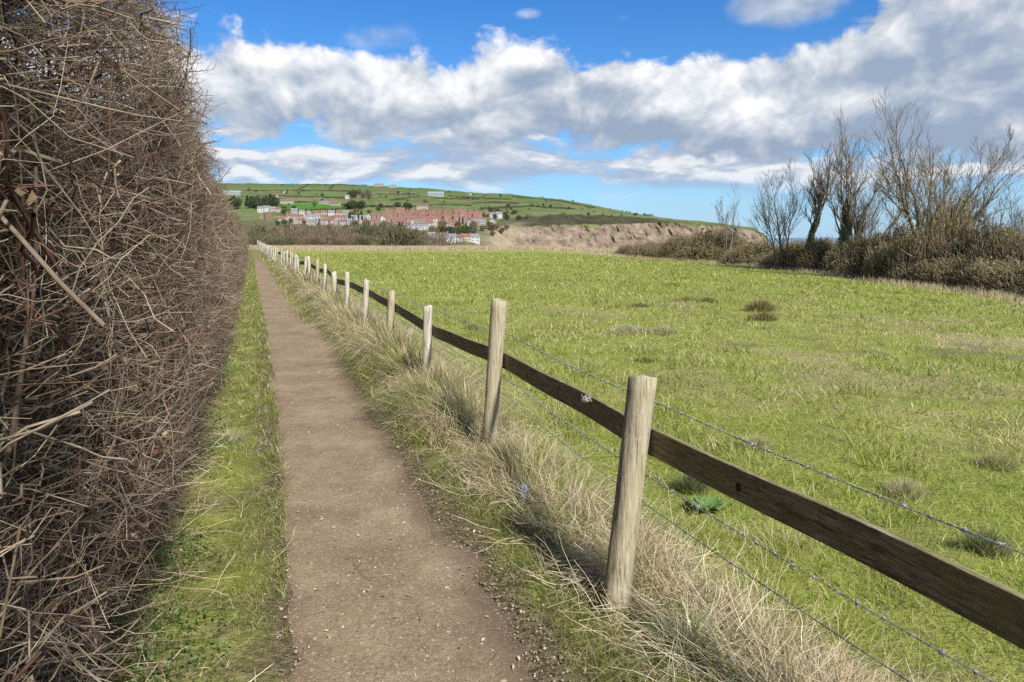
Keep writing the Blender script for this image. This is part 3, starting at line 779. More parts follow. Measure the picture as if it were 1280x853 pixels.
        return [tubes(P, Rr, 4, c0), tubes(a, ra, 3, c1), tubes(b, rb, 3, c2)]
    parts += forks(4600, 60, .14, (.35, .9), (.0022, .0048), -.75)
    parts += forks(2800, 110, .05, (.3, .8), (.0022, .0042), -.3)
    parts.append(canes(8000, 100, .16, (.22, .7), (.0013, .0034), BR+PALE[:1], 7, .25, .03, .4, -.62))
    parts.append(canes(10000, 100, .09, (.12, .42), (.0009, .0024), BR+PALE[:2], 6, .3, .035, .55, -.6))
    parts.append(canes(3500, 30, .05, (.10, .35), (.0010, .0020), PALE+MOSS[:1], 6, .3, .035, .6, -.6))
    parts.append(canes(7000, 100, .02, (.06, .26), (.0014, .0026), BR+PALE[:1], 5, .3, .035, .7, .1))
    # short side shoots at the outline, pointing outwards
    n = 9000; u = rng.uniform(0, 1, n); s = -1 + 80*u**2.0; z = rng.uniform(.3, 1.0, n)*hedge_top(s); t = hedge_face(s, z) - rng.uniform(0, .08, n)
    topm = rng.uniform(size=n) < .42; t = np.where(topm, hedge_face(s, hedge_top(s))-rng.uniform(-.2, .9, n), t); z = np.where(topm, hedge_top(s)-.06, z)
    D = norm(st(rng.normal(size=n)*.8, np.where(topm, .1, .9)+rng.normal(size=n)*.4, np.where(topm, .9, .35)+rng.normal(size=n)*.4))
    L = np.minimum(rng.exponential(np.where(s < 9, .10, .07), n), .24)+.04
    P = curved(st(s, t, z), D, L, 5, .35, .04); parts.append(tubes(P, np.linspace(1, .45, 5)[None]*(rng.uniform(.0011, .0024, n)*np.maximum(1, 1+.05*(s-6)))[:, None], 3, mixc(BR+PALE[:1], n)))
    V, Q, C = join(parts)
    link('twigs', make_mesh('twigs', V-off, Q, C), M_TWIG, hedge, kind='stuff')
    # a few long shoots standing clear of the top, with thorns/spurs
    def spur(px, py, Yd, tip, r, name='shoot', K=12):
        A = at_depth(px, py, Yd); B = at_depth(tip[0], tip[1], Yd*tip[2])
        D = B-A; L = np.linalg.norm(D); P = curved(A[None], (D/L)[None], np.array([L]), K, .10, .012)
        pp = [tubes(P, np.linspace(1, .45, K)[None]*r, 5, mixc(BR[:2], 1))]
        m = int(L/.05)+2; i = rng.integers(2, K-1, m); P0 = P[0, i]
        Ds = rot_dir(np.repeat((D/L)[None], m, 0), rng.uniform(.5, 1.1, m)); Ls = rng.uniform(.02, .09, m)
        pp.append(tubes(curved(P0, Ds, Ls, 4, .3, .03), np.linspace(1, .5, 4)[None]*r*.55*np.ones((m, 1)), 3, mixc(BR, m)))
        V, Q, C = join(pp); link(name, make_mesh(name, V-off, Q, C), M_TWIG, hedge)
    spur(212, 150, 4.3, (243, 34, 1.0), .0030); spur(235, 200, 4.6, (238, 62, 1), .0036); spur(130, 10, 3.9, (254, 27, 1.02), .0036); spur(140, 20, 3.9, (248, 20, 1.0), .0028)
    spur(225, 90, 4.5, (271, 89, 1.0), .0028); spur(240, 152, 5.0, (268, 140, 1.02), .0028); spur(262, 235, 7.3, (293, 209, 1.0), .005); spur(276, 222, 7.3, (272, 206, 1.0), .003)
    spur(160, 560, 3.6, (195, 700, .98), .0040); spur(20, 400, 2.6, (120, 540, 1.02), .004); spur(110, 530, 3.0, (130, 640, 1.0), .0035)
    # lumpy core sheet, coloured dark to read as shade between the twigs
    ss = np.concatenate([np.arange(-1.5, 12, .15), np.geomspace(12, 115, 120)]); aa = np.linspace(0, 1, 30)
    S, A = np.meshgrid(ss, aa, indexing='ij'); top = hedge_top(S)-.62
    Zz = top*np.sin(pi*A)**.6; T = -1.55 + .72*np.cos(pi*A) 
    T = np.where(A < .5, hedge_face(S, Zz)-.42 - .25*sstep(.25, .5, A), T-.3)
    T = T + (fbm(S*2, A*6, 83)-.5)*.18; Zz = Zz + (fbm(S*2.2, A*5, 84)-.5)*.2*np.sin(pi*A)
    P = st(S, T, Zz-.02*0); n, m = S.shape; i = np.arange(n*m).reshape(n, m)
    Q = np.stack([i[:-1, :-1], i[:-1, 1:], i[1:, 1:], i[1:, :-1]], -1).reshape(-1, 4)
    link('shade_core', make_mesh('shade_core', P.reshape(-1, 3)-off, Q, None, True), plain_mat('hedge_shade_brown', (.050, .036, .024), .95, .5, 25, .1, .8), hedge)
    # withered leaves caught in the twigs
    n = 1100; s, t, z = samp(n, -1, 20, .08, -.6); P = st(s, t+.02, z)
    V, Q, C = leaves(P, rng.uniform(.008, .02, n), mixc([(.30, .2, .12), (.46, .36, .25), (.38, .16, .06)], n, .15, [4, 4, .6]))
    link('withered_leaves', make_mesh('withered_leaves', V-off, Q, C), M_LEAF, hedge, kind='stuff')
    # low greenery at the foot
    n = 30000; s = .8 + 25*rng.beta(.7, 3, n); t = rng.normal(-.55, .20, n); k = (t < -.12)&(fbm(s*2.4, t*2.4, 90, 3) > .47); s, t = s[k], t[k]; n = len(s)
    P = place(st(s, t)); P[:, 2] += rng.uniform(.01, .13, n)
    V, Q, C = leaves(P, rng.uniform(.004, .012, n), mixc([(.05, .09, .02), (.085, .14, .03), (.13, .19, .05)], n, .25), .8, .75)
    link('ground_ivy', make_mesh('ground_ivy', V, Q, C), M_LEAF, kind='stuff', label='small dark green leaves creeping out from under the hedge', category='ground cover')
    # fallen twigs at the foot of the hedge, spilling over the left verge
    n = 2200; s = .8 + 22*rng.beta(.8, 3, n); t = rng.normal(-.64, .13, n); t = np.minimum(t, -.36)
    P0 = st(s, t); P0[:, 2] = ground_z(P0[:, 0], P0[:, 1]) + rng.uniform(.005, .22, n)*np.clip(-t-.15, .05, 1)*2
    D = norm(np.stack([rng.normal(size=n), rng.normal(size=n), rng.normal(size=n)*.22], -1)); L = rng.uniform(.1, .5, n)
    P = curved(P0-D*L[:, None]*.5, D, L, 6, .3, .03); P[..., 2] = np.maximum(P[..., 2], ground_z(P[..., 0], P[..., 1])+.006)
    V, Q, C = tubes(P, np.linspace(1, .5, 6)[None]*rng.uniform(.001, .0026, n)[:, None], 3, mixc(PALE[2:]+BR[1:4]+G_DRY[2:3], n, .2))
    link('fallen_twigs', make_mesh('fallen_twigs', V, Q, C), M_TWIG, kind='stuff', label='dead twigs fallen between the hedge foot and the left verge', category='twigs')
build_hedge()

# ================================================================== TREES AND SCRUB ON THE RIGHT
def tree(name, label, loc, H, stems, spread, ivy=0, pal=None, seed=1, dens=1.0, group=None, rmin=.0075, sr=.018, lean=(0, 0)):
    global rng
    keep = rng; rng = np.random.default_rng(seed)
    pal = pal or [(.13, .11, .08), (.19, .165, .12), (.09, .075, .055)]
    root = thing(name, label, 'tree', loc, group)
    a = rng.uniform(0, 2*pi, stems); P0 = np.stack([np.cos(a)*.15, np.sin(a)*.15, np.full(stems, -.2)], -1)*np.array([1, 1, 1.])
    D = norm(np.stack([np.cos(a)*spread+lean[0], np.sin(a)*spread+lean[1], np.ones(stems)], -1))
    L = H*rng.uniform(.72, .98, stems); P = curved(P0, D, L, 12, .14, .012)
    R0 = (H*sr*1.15*rng.uniform(.7, 1.2, stems))[:, None]*np.linspace(1, .18, 12)[None]
    l1, r1 = grow(P, R0, int(10*dens), .66, .44, 8, .5, .22, .2, .025, .45)
    l2, r2 = grow(l1, r1, int(7*dens), .6, .5, 6, .3, .15, .25, .03, .55)
    l3, r3 = grow(l2, r2, int(5*dens), .6, .55, 5, .25, .1, .3, .03, .6)
    V, Q, C = join([tubes(P, R0, 7, mixc(pal, len(P)))])
    link('trunk', make_mesh('trunk', V, Q, C, True), M_BARK, root)
    f = lambda r, m: np.maximum(r, m)
    V, Q, C = join([tubes(l1, f(r1, rmin*1.2), 5, mixc(pal, len(l1))), tubes(l2, f(r2, rmin*.8), 4, mixc(pal, len(l2))), tubes(l3, f(r3, rmin*.55), 3, mixc(pal, len(l3)))])
    link('crown', make_mesh('crown', V, Q, C), M_BARK, root)
    if ivy:
        n = ivy; i = rng.integers(0, len(P), n); u = rng.uniform(0, .62, n)**1.0*11; k = np.minimum(u.astype(int), 10)
        c = P[i, k]*(1-(u-k))[:, None]+P[i, k+1]*(u-k)[:, None]
        ph = rng.uniform(0, 2*pi, n); rr = (.10+.16*rng.uniform(size=n))*(1.2-u/11)
        c = c+np.stack([np.cos(ph)*rr, np.sin(ph)*rr, rng.normal(size=n)*.08], -1)
        V, Q, C = leaves(c, rng.uniform(.035, .07, n), mixc([(.05, .085, .015), (.10, .14, .03), (.16, .16, .05)], n, .2))
        link('ivy', make_mesh('ivy', V, Q, C), M_LEAF, root, kind='stuff')
    rng = keep
    return root
def tree_at(px, Yd, py_top, **kw):
    x = (px-CX)/F*Yd/cos(PITCH)*1.0*.997; z = float(ground_z(x, Yd)); top = z_of(py_top, Yd)
    return tree(kw.pop('name', 'bare_tree'), kw.pop('label'), (x, Yd, z), (top-z)*kw.pop('hs', .84), **kw)
GT = 'leafless trees behind the scrub on the right'
tree_at(1150, 37, 128, label='largest leafless tree with a wide fan shaped crown, right of centre of the row', stems=7, spread=.40, seed=11, ivy=2600, dens=1.1, hs=.86, sr=.015, rmin=.009, group=GT, pal=[(.16, .13, .085), (.22, .185, .12), (.11, .09, .06)])
tree_at(1052, 43, 150, label='tall leafless tree with ivy clad upright stems, left neighbour of the largest tree', hs=.92, stems=4, spread=.16, seed=12, ivy=4200, sr=.018, group=GT)
tree_at(1075, 46, 190, label='slim leafless tree leaning right between two taller trees', stems=3, spread=.35, seed=22, ivy=0, sr=.012, group=GT, lean=(.2, 0))
tree_at(998, 47, 185, label='leafless tree with thick green ivy on twin trunks, beside the gap showing the sea', hs=.98, stems=2, spread=.10, seed=13, ivy=4200, sr=.018, group=GT)
tree_at(976, 48, 200, label='small bare tree leaning left at the seaward gap', stems=3, spread=.2, seed=14, sr=.012, group=GT, lean=(-.12, 0))
tree_at(906, 60, 232, label='thin young tree standing before the cliff end, left of the sea gap', stems=3, spread=.14, seed=15, sr=.011, group=GT, dens=.8)
tree_at(1215, 35, 205, label='bushy low leafless tree right of the largest tree', stems=3, spread=.40, seed=16, sr=.012, group=GT, dens=.8, hs=.62)
tree_at(1275, 31, 198, label='leafless tree cut by the right edge of the picture', stems=5, spread=.42, seed=17, sr=.011, group=GT, dens=1.0, hs=.68)
tree_at(1330, 33, 190, label='leafless tree just outside the right edge of the picture', stems=5, spread=.4, seed=18, sr=.011, group=GT, hs=.68)

def bush_mesh(seed, n, leafn, pal, lpal, w=.012, lsize=.045, flat=1.0, upright=.6):
    global rng
    keep = rng; rng = np.random.default_rng(seed)
    d = norm(rng.normal(size=(n, 3))*np.array([1, 1, .7])+np.array([0, 0, .35])); d[:, 2] = np.abs(d[:, 2])
    rad = rng.uniform(.35, 1, n)**.6
    lump = 1+.30*(fbm(d[:, 0]*2.2+seed, d[:, 1]*2.2+d[:, 2]*2, seed, 3)-.5)*2
    tip = d*rad[:, None]*lump[:, None]*np.array([1, 1, flat])
    D = norm(d+rng.normal(size=(n, 3))*.55+np.array([0, 0, upright])); L = rng.uniform(.15, .45, n)
    P = curved(tip-D*L[:, None]*.8, D, L, 4, .3, .04); P[..., 2] = np.maximum(P[..., 2], -.05)
    V, Q, C = tubes(P, np.linspace(1, .4, 4)[None]*rng.uniform(.5, 1, n)[:, None]*w, 3, mixc(pal, n, .18))
    d2 = norm(rng.normal(size=(leafn, 3))); d2[:, 2] = np.abs(d2[:, 2])
    lump2 = 1+.30*(fbm(d2[:, 0]*2.2+seed, d2[:, 1]*2.2+d2[:, 2]*2, seed, 3)-.5)*2
    tip2 = d2*(rng.uniform(.3, 1, leafn)**.45*lump2*.95)[:, None]*np.array([1, 1, flat])
    LV, LQ, LC = leaves(tip2, rng.uniform(.5, 1, leafn)*lsize, mixc(lpal, leafn, .2))
    out = (make_mesh('stems', V, Q, C), make_mesh('foliage', LV, LQ, LC))
    rng = keep
    return out
BROWN = [(.165, .125, .07), (.22, .175, .10), (.12, .092, .055), (.30, .24, .155)]
OLIVE = [(.13, .125, .045), (.18, .165, .06), (.20, .17, .085), (.10, .105, .035)]
protos = []
for k in range(4):
    protos.append(bush_mesh(100+k, 4200, 2200, BROWN+([(.17, .165, .06)]*2 if k % 2 else []), [OLIVE[0:3], BROWN[:3], OLIVE, BROWN[1:4]+OLIVE[:1]][k]))
BUSH_DESC = ['dark olive', 'brown', 'olive brown', 'pale brown']
def put_bush(x, y, sx, sz, k, label, group, name='shrub', z=None):
    root = thing(name, label, 'shrub', (x, y, float(ground_z(x, y))-.05 if z is None else z), group, rng.uniform(0, 6.28))
    root.scale = (sx, sx*rng.uniform(.85, 1.15), sz)
    link('stems', protos[k][0], M_TWIG, root); link('foliage', protos[k][1], M_FARLEAF, root)
    return root
GS = 'bramble scrub along the right side of the field'
# front row of scrub along the field's right side
Y_ = 19.0; i = 0
while Y_ < 73:
    x = float(hedge_x(Y_))
    desc = 'nearest' if Y_ < 28 else 'middle' if Y_ < 45 else 'far'
    put_bush(x+rng.uniform(.9, 1.5), Y_+rng.uniform(-.3, .3), rng.uniform(1.3, 1.9), rng.uniform(1.15, 1.6) if Y_ < 44 else rng.uniform(.95, 1.3), i % 4,
             f'low {BUSH_DESC[i % 4]} bramble bush at the field margin, {desc} stretch of the scrub', GS+', front row, '+desc+' '+BUSH_DESC[i % 4])
    Y_ += rng.uniform(1.3, 1.9) if Y_ < 60 else rng.uniform(1.5, 2.2); i += 1
# second row, higher
for j, Y_ in enumerate(np.arange(21, 78, 2.6)):
    x = float(hedge_x(Y_))+rng.uniform(2.8, 4.2)
    k = int(rng.integers(0, 4)); desc = 'nearest' if Y_ < 28 else 'middle' if Y_ < 45 else 'far'
    hgt = rng.uniform(1.4, 1.9) if Y_ < 40 else rng.uniform(1.75, 2.1) if Y_ < 56 else rng.uniform(1.2, 1.6)
    put_bush(x, Y_, rng.uniform(1.7, 2.4), hgt, k, f'{BUSH_DESC[k]} scrub bush behind the front row, {desc} stretch', GS+', back row, '+desc+' '+BUSH_DESC[k])
# tall loose thicket under the big trees
for (px, Yd, pt, sx, k, lab) in [(1180, 35, 240, 1.25, 2, 'tall upright olive thicket under the largest tree'), (1120, 37, 272, 1.8, 0, 'yellowish green thicket left of the largest trunk'), (1235, 32, 270, 1.4, 1, 'tall brown thicket right of the largest tree'),
                                 (1262, 30, 276, 1.4, 2, 'tall thicket beneath the tree at the right edge'), (1085, 39, 280, 1.5, 3, 'pale brown thicket below the ivy clad stems'), (1205, 33.5, 268, 1.7, 0, 'dense dark green thicket in the middle of the right hand scrub'),
                                 (1150, 35, 272, 1.6, 2, 'olive thicket in front of the largest trunk'), (895, 62, 283, 3.2, 1, 'rounded brown bush before the cliff end'), (850, 66, 290, 2.2, 2, 'low olive bush before the cliff'), (810, 69, 300, 2.4, 0, 'leftmost low dark bush before the cliff'), (940, 56, 296, 2.4, 3, 'pale twiggy bush left of the sea gap'), (1000, 49, 297, 2.2, 1, 'brown bush at the feet of the ivy clad twin trunks'), (1030, 46, 293, 2.0, 2, 'olive brown bush between the two ivy clad trees'), (1062, 43, 290, 2.0, 3, 'pale brown bush at the foot of the tall ivy clad stems'), (978, 51, 301, 1.6, 0, 'dark low bush at the very edge of the sea gap')]:
    x = (px-CX)/F*Yd; z = float(ground_z(x, Yd)); h = z_of(pt, Yd)-z
    put_bush(x, Yd, sx, h*.92, k, lab, None, 'thicket' if Yd < 50 else 'shrub')

# ================================================================== FAR LAND: valley, hillside, cliff
def cl(px, *rows): return (px, rows)
SEA = -45.0
cols = [   # px : rows (depth, py) or (depth, None, z)
 cl(-250, (230, None, -36), (480, None, -30), (720, 292), (850, 280), (1000, 266), (1200, 256), (1500, 244), (1900, 231), (2700, 250)),
 cl(300, (230, None, -36), (480, None, -30), (720, 293), (850, 282), (1000, 268), (1200, 257), (1500, 244), (1900, 230.3), (2700, 250)),
 cl(420, (230, None, -36), (480, None, -30), (720, 296), (850, 285), (1000, 270), (1200, 257), (1500, 244), (1900, 230.5), (2700, 250)),
 cl(500, (230, None, -38), (480, None, -34), (720, 301), (850, 289), (1000, 270), (1200, 257.5), (1500, 246), (1900, 233), (2700, 252)),
 cl(560, (230, None, -40), (480, None, -38), (740, 309), (850, 294), (1000, 271), (1200, 259), (1500, 249), (1900, 238), (2700, 256)),
 cl(610, (230, None, -50), (480, None, -48), (800, 325), (900, 290), (1000, 276), (1200, 262), (1500, 252), (1900, 242), (2700, 258)),
 cl(650, (230, None, -52), (480, None, -50), (920, 326), (990, 284), (1060, 272), (1220, 262), (1500, 253), (1900, 244.5), (2700, 260)),
 cl(700, (230, None, -52), (480, None, -50), (1020, 324), (1062, 281.5), (1120, 267), (1280, 261), (1540, 255), (1900, 250), (2700, 264)),
 cl(740, (230, None, -52), (480, None, -50), (1080, 323), (1110, 281), (1170, 268.5), (1320, 265), (1560, 260), (1900, 257), (2700, 268)),
 cl(785, (230, None, -52), (480, None, -50), (1130, 322), (1160, 280), (1215, 271), (1350, 268.5), (1560, 267), (1900, 266.5), (2700, 276)),
 cl(830, (230, None, -52), (480, None, -50), (1190, 321), (1215, 278.5), (1270, 275), (1400, 273.5), (1600, 273), (1900, 273), (2700, 282)),
 cl(890, (230, None, -52), (480, None, -50), (1270, 319), (1292, 282.5), (1330, 279.5), (1450, 279.5), (1620, 280), (1900, 281), (2700, 288)),
 cl(935, (230, None, -52), (480, None, -50), (1340, 318), (1358, 288), (1380, 286), (1480, 286.5), (1640, 288), (1900, 289), (2700, 296)),
 cl(952, (230, None, -52), (480, None, -50), (1380, 318), (1392, 298), (1402, 295), (1490, 296), (1650, 297), (1900, 298), (2700, 302)),
 cl(958, (230, None, -52), (480, None, -50), (1395, None, -48), (1403, None, -46), (1412, None, -46), (1490, None, -48), (1650, None, -49), (1900, None, -50), (2700, None, -52)),
 cl(1010, (230, None, -55), (480, None, -55), (1395, None, -55), (1403, None, -55), (1412, None, -55), (1490, None, -55), (1650, None, -55), (1900, None, -55), (2700, None, -55)),
]
PXK = np.array([c[0] for c in cols], float)
DK = np.array([[r[0] for r in c[1]] for c in cols], float)
ZK = np.array([[(r[2] if len(r) == 3 else z_of(r[1], r[0])) for r in c[1]] for c in cols], float)
def hill_profile(px):
    d = np.array([np.interp(px, PXK, DK[:, k]) for k in range(DK.shape[1])]); z = np.array([np.interp(px, PXK, ZK[:, k]) for k in range(DK.shape[1])])
    return d, z
def hill_spot(px, py):
    d, z = hill_profile(px); Ys = np.linspace(d[2]-80, d[7], 1500); Zs = np.interp(Ys, d, z)
    P = py_of(Zs, Ys); k = np.argmax(P <= py)
    if P[k] > py: k = len(Ys)-1
    Yd = Ys[k]; return np.array([(px-CX)/F*Yd*1.0/(cos(PITCH)+sin(PITCH)*(CY-py)/F), Yd, Zs[k]])
def build_hills():
    pxs = np.concatenate([np.linspace(-250, 280, 130), np.arange(281, 1010, .8)])
    sub = [6, 8, 44, 34, 22, 18, 22, 24, 8]
    U = np.concatenate([np.linspace(k, k+1, sub[k], endpoint=False) for k in range(8)] + [[8]])
    K = np.arange(9)
    X = np.empty((len(pxs), len(U))); Y = X.copy(); Z = X.copy()
    for a, px in enumerate(pxs):
        d, z = hill_profile(px)
        Yr = np.interp(U, K, d); Zr = np.interp(U, K, z)
        Y[a] = Yr; Z[a] = Zr
    PX = np.repeat(pxs[:, None], len(U), 1); UU = np.repeat(U[None], len(pxs), 0)
    cliff = sstep(600, 660, PX)
    # gullies in the cliff face
    g = fbm(PX*.035+UU*.5, UU*1.1, 201, 5)-.5; g2 = fbm(PX*.22+UU*4.0, UU*4, 202, 4)-.5
    face = np.exp(-((UU-2.75)/.75)**2)
    Y = Y + cliff*face*(g*50 + g2*16)
    slopeN = (fbm(PX*.03, UU*2.5, 203, 4)-.5)*np.clip((UU-3)/2, 0, 1)*(UU < 7.2)
    Z = Z + slopeN*7 + (fbm(PX*.2, UU*9, 204, 3)-.5)*1.8*np.clip(UU-3, 0, 1)
    X = (PX-CX)/F*Y/(.989)
    # ---- colours: what grows where
    def c3(*v): return np.array(v)
    green = np.stack([.11+.05*fbm(PX*.05, UU*3, 205), .17+.05*fbm(PX*.05, UU*3, 206), .045+.0*PX], -1)
    # patchwork of fields
    row = np.floor((UU + .12*np.sin(PX*.02))*1.9 + .004*PX); cellw = 38+30*_hash(row, row*0, 5)
    cell = np.floor(PX/cellw + _hash(row, row*0, 6)*9 + .25*UU); hcell = _hash(cell, row, 7)[..., None]; h2 = _hash(cell, row, 8)[..., None]
    pal = np.array([(.115, .18, .04), (.15, .20, .055), (.10, .155, .035), (.16, .18, .07), (.13, .17, .06)])
    fieldc = pal[(hcell[..., 0]*4.999).astype(int)]*(.9+.25*h2)
    up = sstep(6.4, 6.8, UU)[..., None]
    fieldc = fieldc*(1-up) + np.array((.075, .15, .035))*up*(.9+.3*h2)
    rough = sstep(.48, .62, fbm(PX*.06, UU*5, 207, 4))[..., None]
    C = fieldc*(1-rough*.7) + np.array((.135, .13, .065))*rough*.7
    C = C*(1-.3) + green*.3; C = (C*.75 + C.mean(-1, keepdims=True)*np.array((1.15, 1.0, .8))*.25)*.86
    # vivid pasture above the old village (px 360-440, py 252-262)
    PY = py_of(Z, Y)
    viv = (sstep(352, 362, PX)*(1-sstep(435, 445, PX))*sstep(254.5, 256, PY)*(1-sstep(261.5, 263, PY)))[..., None]
    C = C*(1-viv)+np.array((.065, .16, .025))*viv
    # valley and undercliff scrub
    low = (sstep(3.6, 3.1, UU)*(1-cliff))[..., None]
    sc_ = fbm(PX*.15, UU*6, 208, 4)[..., None]
    C = C*(1-low)+(np.array((.12, .10, .055))*(1-sc_)+np.array((.10, .12, .05))*sc_)*low
    # scrub band on top of the cliff
    band = (cliff*sstep(2.96, 3.05, UU+.25*(fbm(PX*.2, PX*0, 209)-.5))*(1-sstep(3.85, 4.1, UU+.3*(fbm(PX*.12, PX*0, 210)-.5)))*(1-sstep(800, 860, PX)*.7))[..., None]
    dk = np.array((.030, .030, .020))*(1-sc_*.7)+np.array((.06, .058, .032))*sc_
    C = C*(1-band)+dk*band
    # cliff face: banded clay and shale with slips
    fc = (cliff*(1-sstep(2.94, 3.02, UU+.22*(fbm(PX*.25, PX*0, 211)-.5))))[..., None]
    st_ = fbm(PX*.30+UU*14, UU*16, 212, 5)[..., None]; bandz = fbm(Z*.22, PX*.02, 213, 3)[..., None]
    clay = np.array((.18, .140, .106))*(.35+1.3*st_) ; clay = clay*(.8+.45*bandz)
    red = sstep(.52, .7, fbm(PX*.07, UU*2, 214, 3))[..., None]; clay = clay*(1-red*.5)+np.array((.21, .155, .13))*red*.5
    veg = sstep(.58, .7, fbm(PX*.16+5, UU*3, 215, 4))[..., None]; clay = clay*(1-veg*.55)+np.array((.10, .095, .05))*veg*.55
    C = C*(1-fc)+clay*fc
    # bare clay slip left of the cliff
    slip = (np.exp(-((PX-628)/22)**2)*sstep(281, 287, PY+np.abs(PX-625)*.25))[..., None]
    C = C*(1-slip)+np.array((.25, .205, .14))*(.8+.4*st_)*slip
    n, m = X.shape; i = np.arange(n*m).reshape(n, m)
    Q = np.stack([i[:-1, :-1], i[1:, :-1], i[1:, 1:], i[:-1, 1:]], -1).reshape(-1, 4)
    mat = attr_mat('hillside', .95, 0, .05, nscale=.06, namt=.35)
    link('hills', make_mesh('hills', np.stack([X, Y, Z], -1).reshape(-1, 3), Q, np.clip(C, .01, 1).reshape(-1, 3), True), mat, kind='structure')
build_hills()
def build_sea():
    me = make_mesh('sea', [(-3000, -3000, SEA), (45000, -3000, SEA), (45000, 45000, SEA), (-3000, 45000, SEA)], np.array([[0, 1, 2, 3]]))
    m, nt, b = new_mat('sea_water', .25, .5)
    tc = nt.nodes.new('ShaderNodeTexCoord')
    nz = noise(nt, tc.outputs['Object'], .004, 5, .6, (1, 3, 1)); r = ramp(nt, [(.3, (.035, .085, .13)), (.7, (.06, .12, .16))], nz)
    nt.links.new(r.outputs[0], b.inputs['Base Color'])
    bp = N(nt, 'ShaderNodeBump', Strength=.6, Distance=1.0); nt.links.new(noise(nt, tc.outputs['Object'], .15, 5), bp.inputs['Height']); nt.links.new(bp.outputs[0], b.inputs['Normal'])
    link('sea', me, m, kind='structure')
build_sea()

# ------------------------------------------------------------------ houses
MATS = dict(
 brick=plain_mat('red_brick', (.19, .115, .09), .9, .3, 1.2), cream=plain_mat('cream_render', (.31, .27, .22), .9, .12, .8), white=plain_mat('white_render', (.40, .39, .37), .9, .08, .6),
 stone=plain_mat('brown_stone', (.27, .235, .195), .9, .3, 1.5), tile=plain_mat('orange_pantile', (.20, .092, .066), .9, .4, .5), tile2=plain_mat('dull_red_tile', (.16, .10, .08), .9, .4, .5), slate=plain_mat('grey_slate', (.17, .175, .19), .7, .2, .9),
 glass=plain_mat('window_pane', (.05, .06, .075), .15, .1, 2, .6), frame=plain_mat('white_window_frame', (.8, .8, .78), .6, .03, 1), metal=plain_mat('pale_metal_sheet', (.25, .28, .32), .5, .1, .3), green=plain_mat('pale_green_sheet', (.22, .25, .23), .6, .1, .3))
def house_parts(root, w, d, h, rh, wall, roof, nwin=2, floors=2, chim=1):
    mb = MB(); x0, x1, y0, y1 = -w/2, w/2, -d/2, d/2
    mb.box(x0, x1, y0, y1, -3, h); mb.tri((x0, y0, h), (x0, 0, h+rh), (x0, y1, h)); mb.tri((x1, y0, h), (x1, y1, h), (x1, 0, h+rh))
    link('wall', mb.mesh('wall'), MATS[wall], root)
    rb = MB(); o = .3; t = .16; zl = h-o*rh/(d/2)
    for sg in (-1, 1):
        e = (d/2+o)*sg
        for dz in (.02, .02+t): rb.quad((x0-o*.5, e, zl+dz), (x1+o*.5, e, zl+dz), (x1+o*.5, 0, h+rh+dz), (x0-o*.5, 0, h+rh+dz))
        rb.quad((x0-o*.5, e, zl+.02), (x1+o*.5, e, zl+.02), (x1+o*.5, e, zl+.02+t), (x0-o*.5, e, zl+.02+t))
        for xx in (x0-o*.5, x1+o*.5): rb.quad((xx, e, zl+.02), (xx, 0, h+rh+.02), (xx, 0, h+rh+.02+t), (xx, e, zl+.02+t))
    r = link('roof', rb.mesh('roof'), MATS[roof], root)
    if chim:
        for c in range(chim):
            cb = MB(); cx = (x1-.5) if c == 0 else (x0+.5); cb.box(cx-.45, cx+.45, -.4, .4, h+rh*.5, h+rh+1.1); cb.box(cx-.25, cx-.05, -.1, .1, h+rh+1.1, h+rh+1.5); cb.box(cx+.08, cx+.28, -.1, .1, h+rh+1.1, h+rh+1.5)
            link('chimney', cb.mesh('chimney'), MATS['brick' if wall != 'stone' else 'stone'], r)
    fl = h/floors
    for f in range(floors):
        for k in range(nwin):
            cx = x0+w*(k+.5)/nwin; zc = fl*(f+.55); ww, wh = min(.65, w/nwin*.32), .75
            fb = MB()
            for sg in (-1,):
                yy = (d/2)*sg; fb.box(cx-ww-.14, cx+ww+.14, min(yy-.02*sg, yy+.05*sg), max(yy-.02*sg, yy+.05*sg), zc-wh-.14, zc+wh+.14)
            fr = link('window', fb.mesh('window'), MATS['frame'], root)
            gb = MB()
            for sg in (-1,):
                yy = (d/2+.06)*sg; gb.box(cx-ww, cx+ww, min(yy, yy+.02*sg), max(yy, yy+.02*sg), zc-wh, zc+wh)
            link('pane', gb.mesh('pane'), MATS['glass'], fr)
HP = {}
